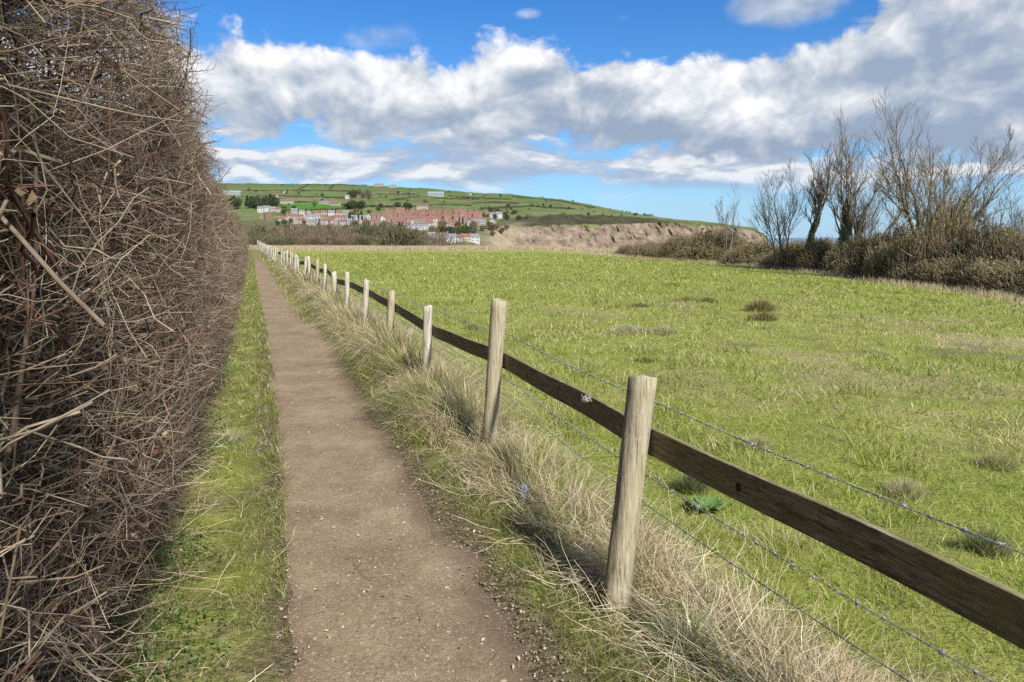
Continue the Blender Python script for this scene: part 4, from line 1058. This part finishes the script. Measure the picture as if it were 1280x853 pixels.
def house(kind, px, py, rz, label, group, sc_=1.0, name='house'):
    p = hill_spot(px, py) if not isinstance(px, np.ndarray) else px
    if kind not in HP:
        root = thing(name, label, 'house', tuple(p), group, rz); root.scale = (sc_,)*3
        spec = dict(
          terrace=(6.2, 8, 6.4, 3.0, 'brick', 'tile', 2, 2, 1), terrace2=(6.2, 8, 6.8, 3.2, 'brick', 'tile2', 2, 2, 1), tall=(6.5, 8.5, 8.6, 3.2, 'brick', 'tile', 2, 3, 2), villa=(10, 8, 6, 3.2, 'white', 'tile', 3, 2, 2),
          cottage=(8, 6.5, 4.6, 2.8, 'cream', 'tile', 2, 2, 1), cottage2=(8, 6.5, 4.6, 2.8, 'stone', 'tile2', 2, 2, 1), slatehouse=(9, 7, 5.2, 3, 'white', 'slate', 2, 2, 2), stonehouse=(9, 7, 5.0, 3, 'stone', 'slate', 2, 2, 1),
          hall=(24, 8, 4.2, 2.4, 'white', 'slate', 7, 1, 0), barn=(26, 12, 4.5, 2.6, 'green', 'metal', 4, 1, 0), barn2=(22, 11, 4.0, 2.6, 'stone', 'slate', 3, 1, 0), longhouse=(22, 7, 4.4, 3, 'cream', 'tile2', 6, 1, 2))[kind]
        house_parts(root, *spec); HP[kind] = root
        root['category'] = 'barn' if 'barn' in kind else 'building' if kind == 'hall' else 'house'
        return root
    r = copy_thing(HP[kind], tuple(p), rz, sc_, label, group); r.name = name
    return r
def row(kinds, x0, x1, y0, y1, step, where, ys=1.2, rz=.15, sc_=(.8, 1.0)):
    x = x0
    while x < x1:
        k = kinds[int(rng.integers(0, len(kinds)))]
        py = y0+(y1-y0)*(x-x0)/(x1-x0)+rng.normal()*ys*.5
        desc = dict(terrace='red brick terraced house with orange roof', terrace2='brick house with dull red roof', tall='three storey red brick house', villa='white villa with orange roof', cottage='cream cottage with orange roof', cottage2='stone cottage with dull red roof', slatehouse='white house with slate roof', stonehouse='stone house with slate roof', hall='long low white hall', barn='long grey metal barn', barn2='stone farm barn', longhouse='long cream farmhouse')[k]
        house(k, x, py, rz+rng.normal()*.12+(pi/2 if rng.uniform() < .18 else 0), f'{desc} {where}', f'{k} houses {where}', rng.uniform(*sc_))
        x += step*rng.uniform(.85, 1.2)
R_ = ['terrace', 'terrace', 'tall', 'terrace2']
row(R_, 484, 596, 269.5, 270.5, 6.2, 'in the top row of the red hillside village')
row(R_, 482, 602, 274.5, 275.5, 6.0, 'in the second row of the red hillside village')
row(R_+['villa'], 478, 606, 279.5, 280.0, 6.2, 'in the third row of the red hillside village')
row(R_+['terrace2', 'tall'], 486, 515, 285, 285.5, 6.0, 'in the lowest row of the red hillside village')
row(['terrace', 'villa', 'cottage'], 537, 570, 284, 284.5, 7.5, 'beside the long white hall below the red rows')
row(['cottage', 'cottage2', 'terrace', 'slatehouse'], 454, 482, 276, 276, 6.5, 'at the left end of the red rows')
row(['cottage', 'terrace', 'cottage'], 452, 480, 281.5, 282.5, 6.5, 'left of the lowest red row')
row(['cottage2', 'cottage', 'stonehouse', 'cottage2'], 352, 446, 279, 282, 6.3, 'in the lower left part of the village')
row(['cottage', 'slatehouse', 'cottage2', 'stonehouse'], 362, 446, 274, 276.5, 7.2, 'in the middle left part of the village')
row(['slatehouse', 'stonehouse', 'cottage'], 368, 438, 268.5, 271, 8.5, 'on the upper left edge of the village')
row(['slatehouse', 'cottage', 'stonehouse'], 326, 352, 265, 265.5, 7.5, 'left of the village below the dark wood')
row(['cottage2', 'terrace'], 328, 344, 274, 275, 8, 'alone on the left slope below the wood')
row(['villa', 'terrace2', 'slatehouse'], 608, 624, 272, 271.5, 7, 'at the cliff end of the village')
row(['stonehouse', 'villa'], 586, 604, 282, 282.5, 8, 'on the right shoulder above the clay slip')
row(['stonehouse', 'slatehouse', 'cottage2', 'cottage'], 530, 602, 301, 303, 9, 'down by the shore behind the field', sc_=(1.0, 1.2))
house('hall', 523, 287, .05, 'long low white hall below the red brick rows', None, .95, 'hall')
house('hall', 552, 304, .1, 'white hall with grey roof down by the shore', None, 1.0, 'hall')
house('slatehouse', 616, 283, pi/2-.2, 'lone white gabled house at the head of the clay slip', None, 1.1)
for k, px, py, rz, s_, lab in [('barn', 291, 244.5, .1, 1.3, 'pale blue grey metal barn at the left end of the dark wood'), ('longhouse', 359, 255, 0, 1.0, 'long cream farmhouse at the top of the vivid green pasture'), ('barn2', 406, 255.5, -.2, .8, 'pale farm building above the right end of the green pasture'),
                               ('longhouse', 419, 257.5, -.3, .8, 'low farmhouse at the right corner of the green pasture'), ('slatehouse', 356, 242.5, 0, .7, 'lone white house high on the left hillside'), ('barn2', 473, 233, 0, 1.0, 'stone farm barn on the skyline, left of the pair'), ('barn2', 491, 234, .1, .8, 'farmstead on the skyline, right of the pair'),
                               ('barn', 545, 245.5, .05, 1.3, 'long grey metal barn high on the hillside'), ('slatehouse', 434, 248.5, .2, .85, 'white house left of the hillside copse'), ('cottage2', 588, 244, .1, .9, 'small stone house under the skyline on the right slope'), ('longhouse', 528, 261, .1, .8, 'cream farmhouse just above the red rows'), ('cottage', 345, 248, 0, 1.1, 'cottage beside the dark wood')]:
    house(k, px, py, rz, lab, None, s_, 'barn' if 'barn' in k else 'house')

# ------------------------------------------------------------------ far trees
def far_tree_proto(kind, seed):
    global rng
    keep = rng; rng = np.random.default_rng(seed)
    if kind == 'conifer':
        n = 420; u = rng.uniform(0, 1, n)**.8; a = rng.uniform(0, 2*pi, n); r_ = 2.6*(1-u)**.8*rng.uniform(.55, 1, n)+.15
        P = np.stack([np.cos(a)*r_, np.sin(a)*r_, 1.2+u*8.5], -1); size = rng.uniform(.35, .8, n); pal = [(.025, .045, .022), (.04, .065, .03), (.05, .07, .04)]
    else:
        n = 520; d = norm(rng.normal(size=(n, 3))); lump = 1+.5*(fbm(d[:, 0]*2+seed, d[:, 1]*2+d[:, 2]*1.7, seed, 2)-.5)*2
        P = d*(rng.uniform(.3, 1, n)**.5*lump)[:, None]*np.array([4.2, 4.2, 3.1])+np.array([0, 0, 4.4]); P[:, 2] = np.maximum(P[:, 2], .4); size = rng.uniform(.3, .7, n)
        pal = {'dark': [(.04, .06, .028), (.06, .08, .035), (.075, .085, .045)], 'bare': [(.12, .11, .07), (.16, .14, .09), (.10, .10, .055), (.19, .16, .11)], 'brown': [(.16, .115, .075), (.12, .09, .055), (.2, .15, .10)]}[kind]
    V, Q, C = leaves(P, size, mixc(pal, n, .2))
    crown = make_mesh('crown', V, Q, C)
    st0 = 4 if kind == 'conifer' else 5
    P = curved(np.zeros((st0, 3))+np.array([0, 0, -.8]), norm(rng.normal(size=(st0, 3))*(.02 if kind == 'conifer' else .35)+np.array([0, 0, 1])), np.full(st0, 7.0), 6, .1, .02)
    V, Q, C = tubes(P, np.linspace(.32, .08, 6)[None]*np.ones((st0, 1)), 5, mixc([(.10, .08, .06)], st0)); trunk = make_mesh('trunk', V, Q, C)
    rng = keep
    return crown, trunk
FT = {k: far_tree_proto(k, 300+i) for i, k in enumerate(('conifer', 'dark', 'bare', 'brown'))}
def far_tree(kind, p, s_, label, group, name=None):
    root = thing(name or {'conifer': 'conifer_tree', 'dark': 'round_tree', 'bare': 'winter_tree', 'brown': 'winter_tree'}[kind], label, 'tree', tuple(p), group, rng.uniform(0, 6.28))
    root.scale = (s_*rng.uniform(.9, 1.15), s_*rng.uniform(.9, 1.15), s_*rng.uniform(.9, 1.1))
    link('crown', FT[kind][0], M_FARLEAF, root); link('trunk', FT[kind][1], M_BARK, root)
KD = dict(conifer='dark conifer', dark='round dark tree', bare='grey green winter tree', brown='brown leafless tree')
def scatter(kinds, n, x0, x1, y0, y1, s_, where):
    for _ in range(n):
        k = kinds[int(rng.integers(0, len(kinds)))]; px = rng.uniform(x0, x1); py = rng.uniform(y0, y1)
        far_tree(k, hill_spot(px, py), rng.uniform(*s_), f'{KD[k]} {where}', f'{k} trees {where}')
scatter(['dark', 'conifer', 'dark'], 46, 286, 346, 255, 262, (1.2, 1.8), 'in the dark wood on the left hillside')
scatter(['dark'], 9, 433, 453, 258, 264, (1.2, 1.7), 'in the big clump above the village')
scatter(['conifer', 'dark'], 9, 436, 455, 270, 279, (.8, 1.1), 'among the village roofs')
scatter(['dark', 'bare'], 12, 436, 462, 244, 249, (1.0, 1.6), 'in the copse on the upper slope')
for px, py, s_ in ((497, 261.5, 1.3), (508, 261.5, 1.3), (512, 262, 1.1), (476, 260, .9)): far_tree('dark', hill_spot(px, py), s_, f'round dark tree by itself above the red village, {"left" if px < 490 else "right"} group', 'lone dark trees above the red village')
scatter(['conifer', 'dark'], 12, 791, 816, 269.5, 271, (.5, .75), 'in the small clump on the headland')
scatter(['bare', 'dark', 'brown'], 26, 345, 480, 262, 284, (.6, 1.0), 'between the houses left of the red rows')
scatter(['dark', 'bare'], 12, 596, 650, 266, 280, (.7, 1.2), 'around the cliff end houses')
scatter(['dark', 'bare', 'brown'], 44, 590, 800, 261, 274, (.3, .75), 'along the top of the cliff scrub')
scatter(['bare', 'brown'], 22, 540, 640, 285, 296, (.8, 1.3), 'on the brown slope under the village')
scatter(['dark'], 16, 553, 590, 291, 300, (1.0, 1.4), 'in the dark green patch under the village')
scatter(['dark', 'bare', 'brown'], 60, 300, 720, 238, 262, (.3, .9), 'dotted over the hillside fields')
scatter(['bare', 'brown'], 26, 300, 470, 286, 293, (.5, .8), 'on the brown slope below the old village')
# near valley trees just past the field
def valley(kinds, n, x0, x1, Y0, Y1, t0, t1, where):
    for _ in range(n):
        k = kinds[int(rng.integers(0, len(kinds)))]; px = rng.uniform(x0, x1); Yd = rng.uniform(Y0, Y1); x = (px-CX)/F*Yd
        z = float(ground_z(x, Yd)); top = z_of(rng.uniform(t0, t1), Yd); s_ = max((top-z)/8.2, .3)
        root = thing('valley_tree', f'{KD[k]} {where}', 'tree', (x, Yd, z), f'{k} trees {where}', rng.uniform(0, 6.28)); root.scale = (s_*1.15, s_*1.15, s_)
        link('crown', VT[k][0], M_FARLEAF, root); link('trunk', VT[k][1], M_BARK, root)
def valley_proto(seed, pal):
    global rng
    keep = rng; rng = np.random.default_rng(seed)
    n = 5200; d = norm(rng.normal(size=(n, 3))); lump = 1+.5*(fbm(d[:, 0]*2.5+seed, d[:, 1]*2.5+d[:, 2]*2, seed, 3)-.5)*2
    P0 = d*(rng.uniform(.2, 1, n)**.45*lump)[:, None]*np.array([4.2, 4.2, 3.6])+np.array([0, 0, 4.2])
    D = norm(d+rng.normal(size=(n, 3))*.4+np.array([0, 0, .5])); P0[:, 2] = np.maximum(P0[:, 2], .2)
    V, Q, C = tubes(curved(P0-D*.5, D, rng.uniform(.5, 1.4, n), 4, .3, .04), np.linspace(1, .4, 4)[None]*rng.uniform(.03, .07, n)[:, None], 3, mixc(pal, n, .2))
    P = curved(np.zeros((6, 3))+np.array([0, 0, -.8]), norm(rng.normal(size=(6, 3))*.35+np.array([0, 0, 1])), np.full(6, 7.0), 6, .1, .02)
    V2, Q2, C2 = tubes(P, np.linspace(.25, .06, 6)[None]*np.ones((6, 1)), 5, mixc([(.12, .10, .075)], 6))
    rng = keep
    return make_mesh('crown', V, Q, C), make_mesh('trunk', V2, Q2, C2)
VT = dict(bare=valley_proto(401, [(.15, .14, .085), (.12, .12, .06), (.19, .17, .11)]), brown=valley_proto(402, [(.20, .14, .095), (.14, .10, .065), (.27, .21, .15)]), dark=valley_proto(403, [(.07, .085, .04), (.10, .115, .05), (.12, .11, .06)]))
valley(['brown', 'bare', 'brown', 'dark'], 46, 290, 460, 150, 215, 287, 296, 'in the thicket just past the far field edge')
valley(['dark', 'bare', 'bare'], 9, 452, 505, 150, 185, 278, 287, 'in the grey green group in front of the village')
valley(['brown', 'bare'], 20, 300, 470, 130, 150, 292, 298, 'low behind the far field edge')
valley(['brown', 'bare'], 12, 500, 545, 170, 220, 291, 299, 'low behind the far field edge')

# hedgerows drawn over the hillside
def hedgerow(pts, label, w=3.0, h=2.6):
    P = []
    for (a, b) in zip(pts[:-1], pts[1:]):
        m = max(4, int(abs(b[0]-a[0])/1.6)+int(abs(b[1]-a[1])))
        for u in np.arange(m)/m: P.append(hill_spot(a[0]*(1-u)+b[0]*u, a[1]*(1-u)+b[1]*u))
    P = np.array(P); n = max(60, len(P)*16); i = rng.integers(0, len(P)-1, n); f = rng.uniform(0, 1, (n, 1))
    c = P[i]*(1-f)+P[i+1]*f + rng.normal(size=(n, 3))*np.array([w*.4, w*.4, 0]); hh = h*(.5+.9*fbm(c[:, 0]*.05, c[:, 1]*.05, 500)); c[:, 2] += rng.uniform(0, 1, n)*hh
    o = P[0]; V, Q, C = leaves(c-o, rng.uniform(.6, 1.3, n), mixc([(.04, .055, .025), (.06, .07, .035), (.08, .08, .045)], n, .2))
    link('hedgerow', make_mesh('hedgerow', V, Q, C), M_FARLEAF, loc=tuple(o), label=label, category='hedge', group='hedgerows dividing the hillside fields')
for pts, lab in [([(285, 239), (370, 239), (470, 240)], 'highest hedgerow running across the left hillside'), ([(300, 248), (345, 246), (440, 248.5)], 'hedgerow below the highest one on the left'), ([(350, 253.5), (400, 254), (445, 259)], 'hedgerow along the top of the vivid green pasture'),
                 ([(345, 264), (400, 264), (445, 262)], 'hedgerow along the bottom of the vivid green pasture'), ([(372, 238), (386, 231.5)], 'short steep hedgerow near the skyline, left one'), ([(411, 238), (418, 231.5)], 'short steep hedgerow near the skyline, right one'),
                 ([(285, 231.6), (370, 231.4), (460, 232.4)], 'hedgerow along the left skyline'), ([(470, 244), (520, 243.8)], 'hedgerow under the skyline farms'), ([(488, 251), (520, 247.5)], 'slanting hedgerow left of the metal barn'), ([(520, 247.5), (560, 249), (600, 250)], 'hedgerow below the long metal barn'),
                 ([(430, 259), (500, 259.5), (560, 257), (590, 258)], 'long hedgerow above the red village'), ([(560, 246), (600, 248.5), (640, 250)], 'hedgerow near the skyline on the right slope'), ([(590, 255), (620, 253.5), (650, 255)], 'curving hedgerow on the right slope'), ([(600, 262), (660, 259), (720, 262)], 'hedgerow above the cliff scrub'),
                 ([(640, 246.5), (700, 252), (745, 261)], 'hedgerow along the right skyline')]:
    hedgerow(pts, lab)

# ================================================================== WORLD
def azel(px, py):
    d = ray(px, py); return math.atan2(d[0], d[1]), math.asin(d[2]/np.linalg.norm(d))
SUN_EL, SUN_AZ = R(40), R(152)          # azimuth clockwise from +Y : behind, to the right
def build_world():
    w = bpy.data.worlds.new('World'); sc.world = w; w.use_nodes = True; nt = w.node_tree
    bg = nt.nodes['Background']; bg.inputs['Strength'].default_value = .075
    sky = nt.nodes.new('ShaderNodeTexSky'); sky.sky_type = 'NISHITA'; sky.sun_disc = False; sky.sun_elevation = SUN_EL; sky.sun_rotation = SUN_AZ
    sky.air_density = 1.0; sky.dust_density = .1; sky.ozone_density = 4.0; sky.altitude = 50
    tc = nt.nodes.new('ShaderNodeTexCoord'); sp = nt.nodes.new('ShaderNodeSeparateXYZ'); nt.links.new(tc.outputs['Generated'], sp.inputs[0])
    x, y, z = sp.outputs
    az = mathn(nt, 'ARCTAN2', x, y); el = mathn(nt, 'ARCSINE', z)
    def M(op, a, b=None, c=None, cl=False): return mathn(nt, op, a, b, c, cl)
    def vec(a, b, c=0.0):
        n = nt.nodes.new('ShaderNodeCombineXYZ')
        for i, v in enumerate((a, b, c)):
            if isinstance(v, (int, float)): n.inputs[i].default_value = v
            else: nt.links.new(v, n.inputs[i])
        return n.outputs[0]
    def nz(v, s_, d=8, r_=.58, dist=0.0): 
        n = N(nt, 'ShaderNodeTexNoise', Scale=s_, Detail=d, Roughness=r_, Distortion=dist, noise_dimensions='2D'); nt.links.new(v, n.inputs['Vector']); return n.outputs['Fac']
    def smooth(a, lo, hi):
        n = nt.nodes.new('ShaderNodeMapRange'); n.interpolation_type = 'SMOOTHSTEP'; nt.links.new(a, n.inputs[0]); n.inputs[1].default_value = lo; n.inputs[2].default_value = hi; return n.outputs[0]
    AZ0, AZ1, EL1 = -.8, .8, .8
    def curve(pts):
        fc = nt.nodes.new('ShaderNodeFloatCurve'); c = fc.mapping.curves[0]
        pp = []
        for px, py in pts:
            a, e = azel(px, py); pp.append(((a-AZ0)/(AZ1-AZ0), (e+.2)/(EL1+.2)))
        pp = [(0.0, pp[0][1])]+pp+[(1.0, pp[-1][1])]
        c.points[0].location = pp[0]; c.points[1].location = pp[-1]
        for p in pp[1:-1]: c.points.new(*p)
        fc.mapping.update()
        nt.links.new(M('MULTIPLY', M('SUBTRACT', az, AZ0), 1/(AZ1-AZ0), None, True), fc.inputs['Value'])
        return M('SUBTRACT', M('MULTIPLY', fc.outputs[0], EL1+.2), .2)
    def blob(px, py, rx, ry):
        a, e = azel(px, py)
        u = M('MULTIPLY', M('SUBTRACT', az, a), F/rx); v = M('MULTIPLY', M('SUBTRACT', el, e), F/ry)
        return M('POWER', 2.71828, M('MULTIPLY', M('ADD', M('MULTIPLY', u, u), M('MULTIPLY', v, v)), -1.0))
    P1 = vec(az, M('MULTIPLY', el, 1.35), .3)
    n1 = nz(P1, 7.5, 8, .56, .15)
    P2 = vec(M('ADD', az, .012), M('ADD', M('MULTIPLY', el, 1.35), .030), .3)
    n1s = nz(P2, 7.5, 4, .56, .15)
    def puff(v, s_, dl):
        wv = nt.nodes.new('ShaderNodeVectorMath'); wv.operation = 'ADD'
        nn = N(nt, 'ShaderNodeTexNoise', Scale=9.0, Detail=2.0, noise_dimensions='2D'); nt.links.new(v, nn.inputs['Vector'])
        sc_ = nt.nodes.new('ShaderNodeVectorMath'); sc_.operation = 'SCALE'; sc_.inputs['Scale'].default_value = .07; nt.links.new(nn.outputs['Color'], sc_.inputs[0])
        nt.links.new(v, wv.inputs[0]); nt.links.new(sc_.outputs[0], wv.inputs[1])
        vo = nt.nodes.new('ShaderNodeTexVoronoi'); vo.feature = 'F1'; vo.voronoi_dimensions = '2D'; vo.inputs['Scale'].default_value = s_; vo.inputs['Detail'].default_value = dl; vo.inputs['Roughness'].default_value = .55
        nt.links.new(wv.outputs[0], vo.inputs['Vector']); return vo.outputs['Distance']
    v1 = puff(P1, 17, 4.0); v1s = puff(P2, 17, 3.0)
    nb = nz(vec(az, M('MULTIPLY', el, 1.8), 5.3), 3.2, 4, .5)
    top = curve([(60, 50), (240, 48), (330, 58), (400, 56), (450, 72), (520, 68), (570, 80), (625, 66), (650, 52), (680, 48), (710, 60), (745, 74), (800, 82), (845, 84), (880, 68), (940, 62), (1000, 54), (1055, 38), (1085, 12), (1120, -30), (1280, -120)])
    bot = curve([(60, 178), (250, 176), (330, 168), (390, 150), (440, 168), (520, 178), (620, 182), (720, 190), (800, 192), (870, 198), (940, 188), (1100, 190), (1200, 200), (1300, 205)])
    a_ = M('SUBTRACT', top, el); b_ = M('MULTIPLY', M('SUBTRACT', el, bot), 1.0)
    mn = nt.nodes.new('ShaderNodeMath'); mn.operation = 'SMOOTH_MIN'; mn.inputs[2].default_value = .03; nt.links.new(a_, mn.inputs[0]); nt.links.new(b_, mn.inputs[1])
    dens = M('ADD', M('ADD', mn.outputs[0], M('MULTIPLY', M('SUBTRACT', .42, v1), .024)), M('MULTIPLY', M('ADD', M('MULTIPLY', n1, 1.0), -.28), .10))
    # extra masses
    ex = M('ADD', M('MULTIPLY', blob(985, 5, 85, 32), .11), M('ADD', M('MULTIPLY', blob(470, 45, 90, 26), .075), M('ADD', M('MULTIPLY', blob(660, 18, 28, 10), .06), M('MULTIPLY', blob(775, 22, 38, 9), .052))))
    d2 = M('ADD', M('SUBTRACT', ex, .045), M('MULTIPLY', M('SUBTRACT', n1, .5), .12))
    m1 = smooth(dens, -.003, .020); m1b = M('MULTIPLY', smooth(d2, -.008, .045), .8)
    mask1 = M('MAXIMUM', m1, m1b)
    # shading of the main bank
    hgt = M('DIVIDE', M('SUBTRACT', el, bot), M('MAXIMUM', M('SUBTRACT', top, bot), .03), None, True)
    relief = M('ADD', M('MULTIPLY', M('SUBTRACT', n1, n1s), 1.9), M('MULTIPLY', M('SUBTRACT', v1s, v1), .5))
    lit = M('ADD', M('ADD', M('MULTIPLY', smooth(hgt, .05, .95), .72), relief), M('MULTIPLY', M('SUBTRACT', nb, .5), .7))
    lit = M('ADD', lit, M('MULTIPLY', blob(300, 105, 95, 45), .30)); lit = M('ADD', lit, M('MULTIPLY', blob(540, 130, 110, 30), .32)); lit = M('ADD', lit, M('MULTIPLY', blob(660, 70, 60, 22), .45)); lit = M('ADD', lit, M('MULTIPLY', blob(920, 138, 95, 20), .55)); lit = M('ADD', lit, M('MULTIPLY', blob(1010, 95, 260, 45), -.12))
    lit = M('ADD', lit, M('MULTIPLY', blob(668, 95, 38, 15), -.75)); lit = M('ADD', lit, M('MULTIPLY', blob(1180, 60, 130, 50), -.22)); lit = M('ADD', lit, M('MULTIPLY', blob(980, 8, 100, 30), -.30))
    cr = ramp(nt, [(.0, (2.7, 3.4, 4.6)), (.3, (3.8, 4.4, 5.3)), (.55, (5.2, 5.6, 6.2)), (.8, (6.9, 7.1, 7.5)), (1., (8.3, 8.3, 8.4))], M('ADD', M('MULTIPLY', lit, .80), .13))
    # low stratocumulus under the bank
    P3 = vec(M('MULTIPLY', az, 1.0), M('MULTIPLY', el, 3.6), 9.1)
    n3 = nz(P3, 6.0, 9, .60, .25); n3s = nz(vec(az, M('ADD', M('MULTIPLY', el, 3.6), .05), 9.1), 6.0, 6, .6, .25)
    _, e1 = azel(640, 172); _, e2 = azel(640, 246)
    lowm = M('MULTIPLY', smooth(el, e2-.012, e2+.03), M('SUBTRACT', 1, smooth(el, e1+.02, e1+.09)))
    bias = M('ADD', M('MULTIPLY', blob(400, 200, 280, 30), .16), M('ADD', M('ADD', M('MULTIPLY', blob(870, 208, 160, 26), .11), M('MULTIPLY', blob(930, 228, 230, 22), .12)), M('MULTIPLY', blob(660, 205, 220, 30), .14)))
    m3 = M('MULTIPLY', smooth(M('ADD', n3, bias), .50, .64), M('MULTIPLY', lowm, .92))
    lit3 = M('ADD', M('ADD', .40, M('MULTIPLY', M('SUBTRACT', n3, n3s), 4.5)), M('MULTIPLY', M('SUBTRACT', n3, .5), 1.2))
    cr3 = ramp(nt, [(.0, (3.2, 4.0, 5.4)), (.45, (4.4, 4.9, 5.8)), (.85, (6.5, 6.7, 7.1)), (1., (7.4, 7.4, 7.5))], lit3)
    # general broken cloud round the rest of the sky
    n4 = nz(vec(M('MULTIPLY', x, 1.0), M('ADD', y, M('MULTIPLY', z, .5))), 3.0, 4, .55); 
    behind = smooth(M('ABSOLUTE', az), .85, 1.2); high = smooth(el, .62, .8)
    m4 = M('MULTIPLY', smooth(n4, .50, .62), M('MAXIMUM', M('MULTIPLY', behind, smooth(el, .02, .12)), high))
    hs = N(nt, 'ShaderNodeHueSaturation', Saturation=1.30, Value=.92); nt.links.new(sky.outputs[0], hs.inputs['Color'])
    tint = mixrgb(nt, 1.0, hs.outputs[0], (.66, .95, 1.20), 'MULTIPLY')
    hz = M('MULTIPLY', M('POWER', 2.71828, M('MULTIPLY', M('MAXIMUM', el, 0.0), -9.0)), .75)
    tint = mixrgb(nt, hz, tint, (3.3, 5.0, 7.5))
    c = mixrgb(nt, m3, tint, cr3.outputs[0]); c = mixrgb(nt, mask1, c, cr.outputs[0]); c = mixrgb(nt, m4, c, (6.5, 6.7, 7.2))
    nt.links.new(c, bg.inputs['Color'])
    w.cycles.sampling_method = 'MANUAL'; w.cycles.sample_map_resolution = 1024
build_world()
sun = bpy.data.lights.new('sun', 'SUN'); sun.energy = 4.6; sun.angle = R(4.0); sun.color = (1, .955, .88)
so = bpy.data.objects.new('sun', sun); COL.objects.link(so)
so.rotation_euler = (R(90)-SUN_EL, 0, pi-SUN_AZ)   # light comes from azimuth SUN_AZ (clockwise from +Y)
so.location = (30, -40, 60)

cam = bpy.data.cameras.new('camera'); co = bpy.data.objects.new('camera', cam); COL.objects.link(co)
cam.sensor_width = 36; cam.lens = 36*F/1280; cam.clip_start = .05; cam.clip_end = 80000
co.location = (0, 0, EYE); co.rotation_euler = (R(90)-PITCH, 0, 0)
sc.camera = co
sc.view_settings.view_transform = 'Standard'; sc.view_settings.look = 'None'; sc.view_settings.exposure = .72; sc.view_settings.gamma = 1; sc.view_settings.use_curve_mapping = False
sc.cycles.max_bounces = 4; sc.cycles.diffuse_bounces = 2; sc.cycles.sample_clamp_indirect = 3; sc.cycles.sample_clamp_direct = 6; sc.cycles.volume_bounces = 0; sc.cycles.transmission_bounces = 2; sc.cycles.use_denoising = False
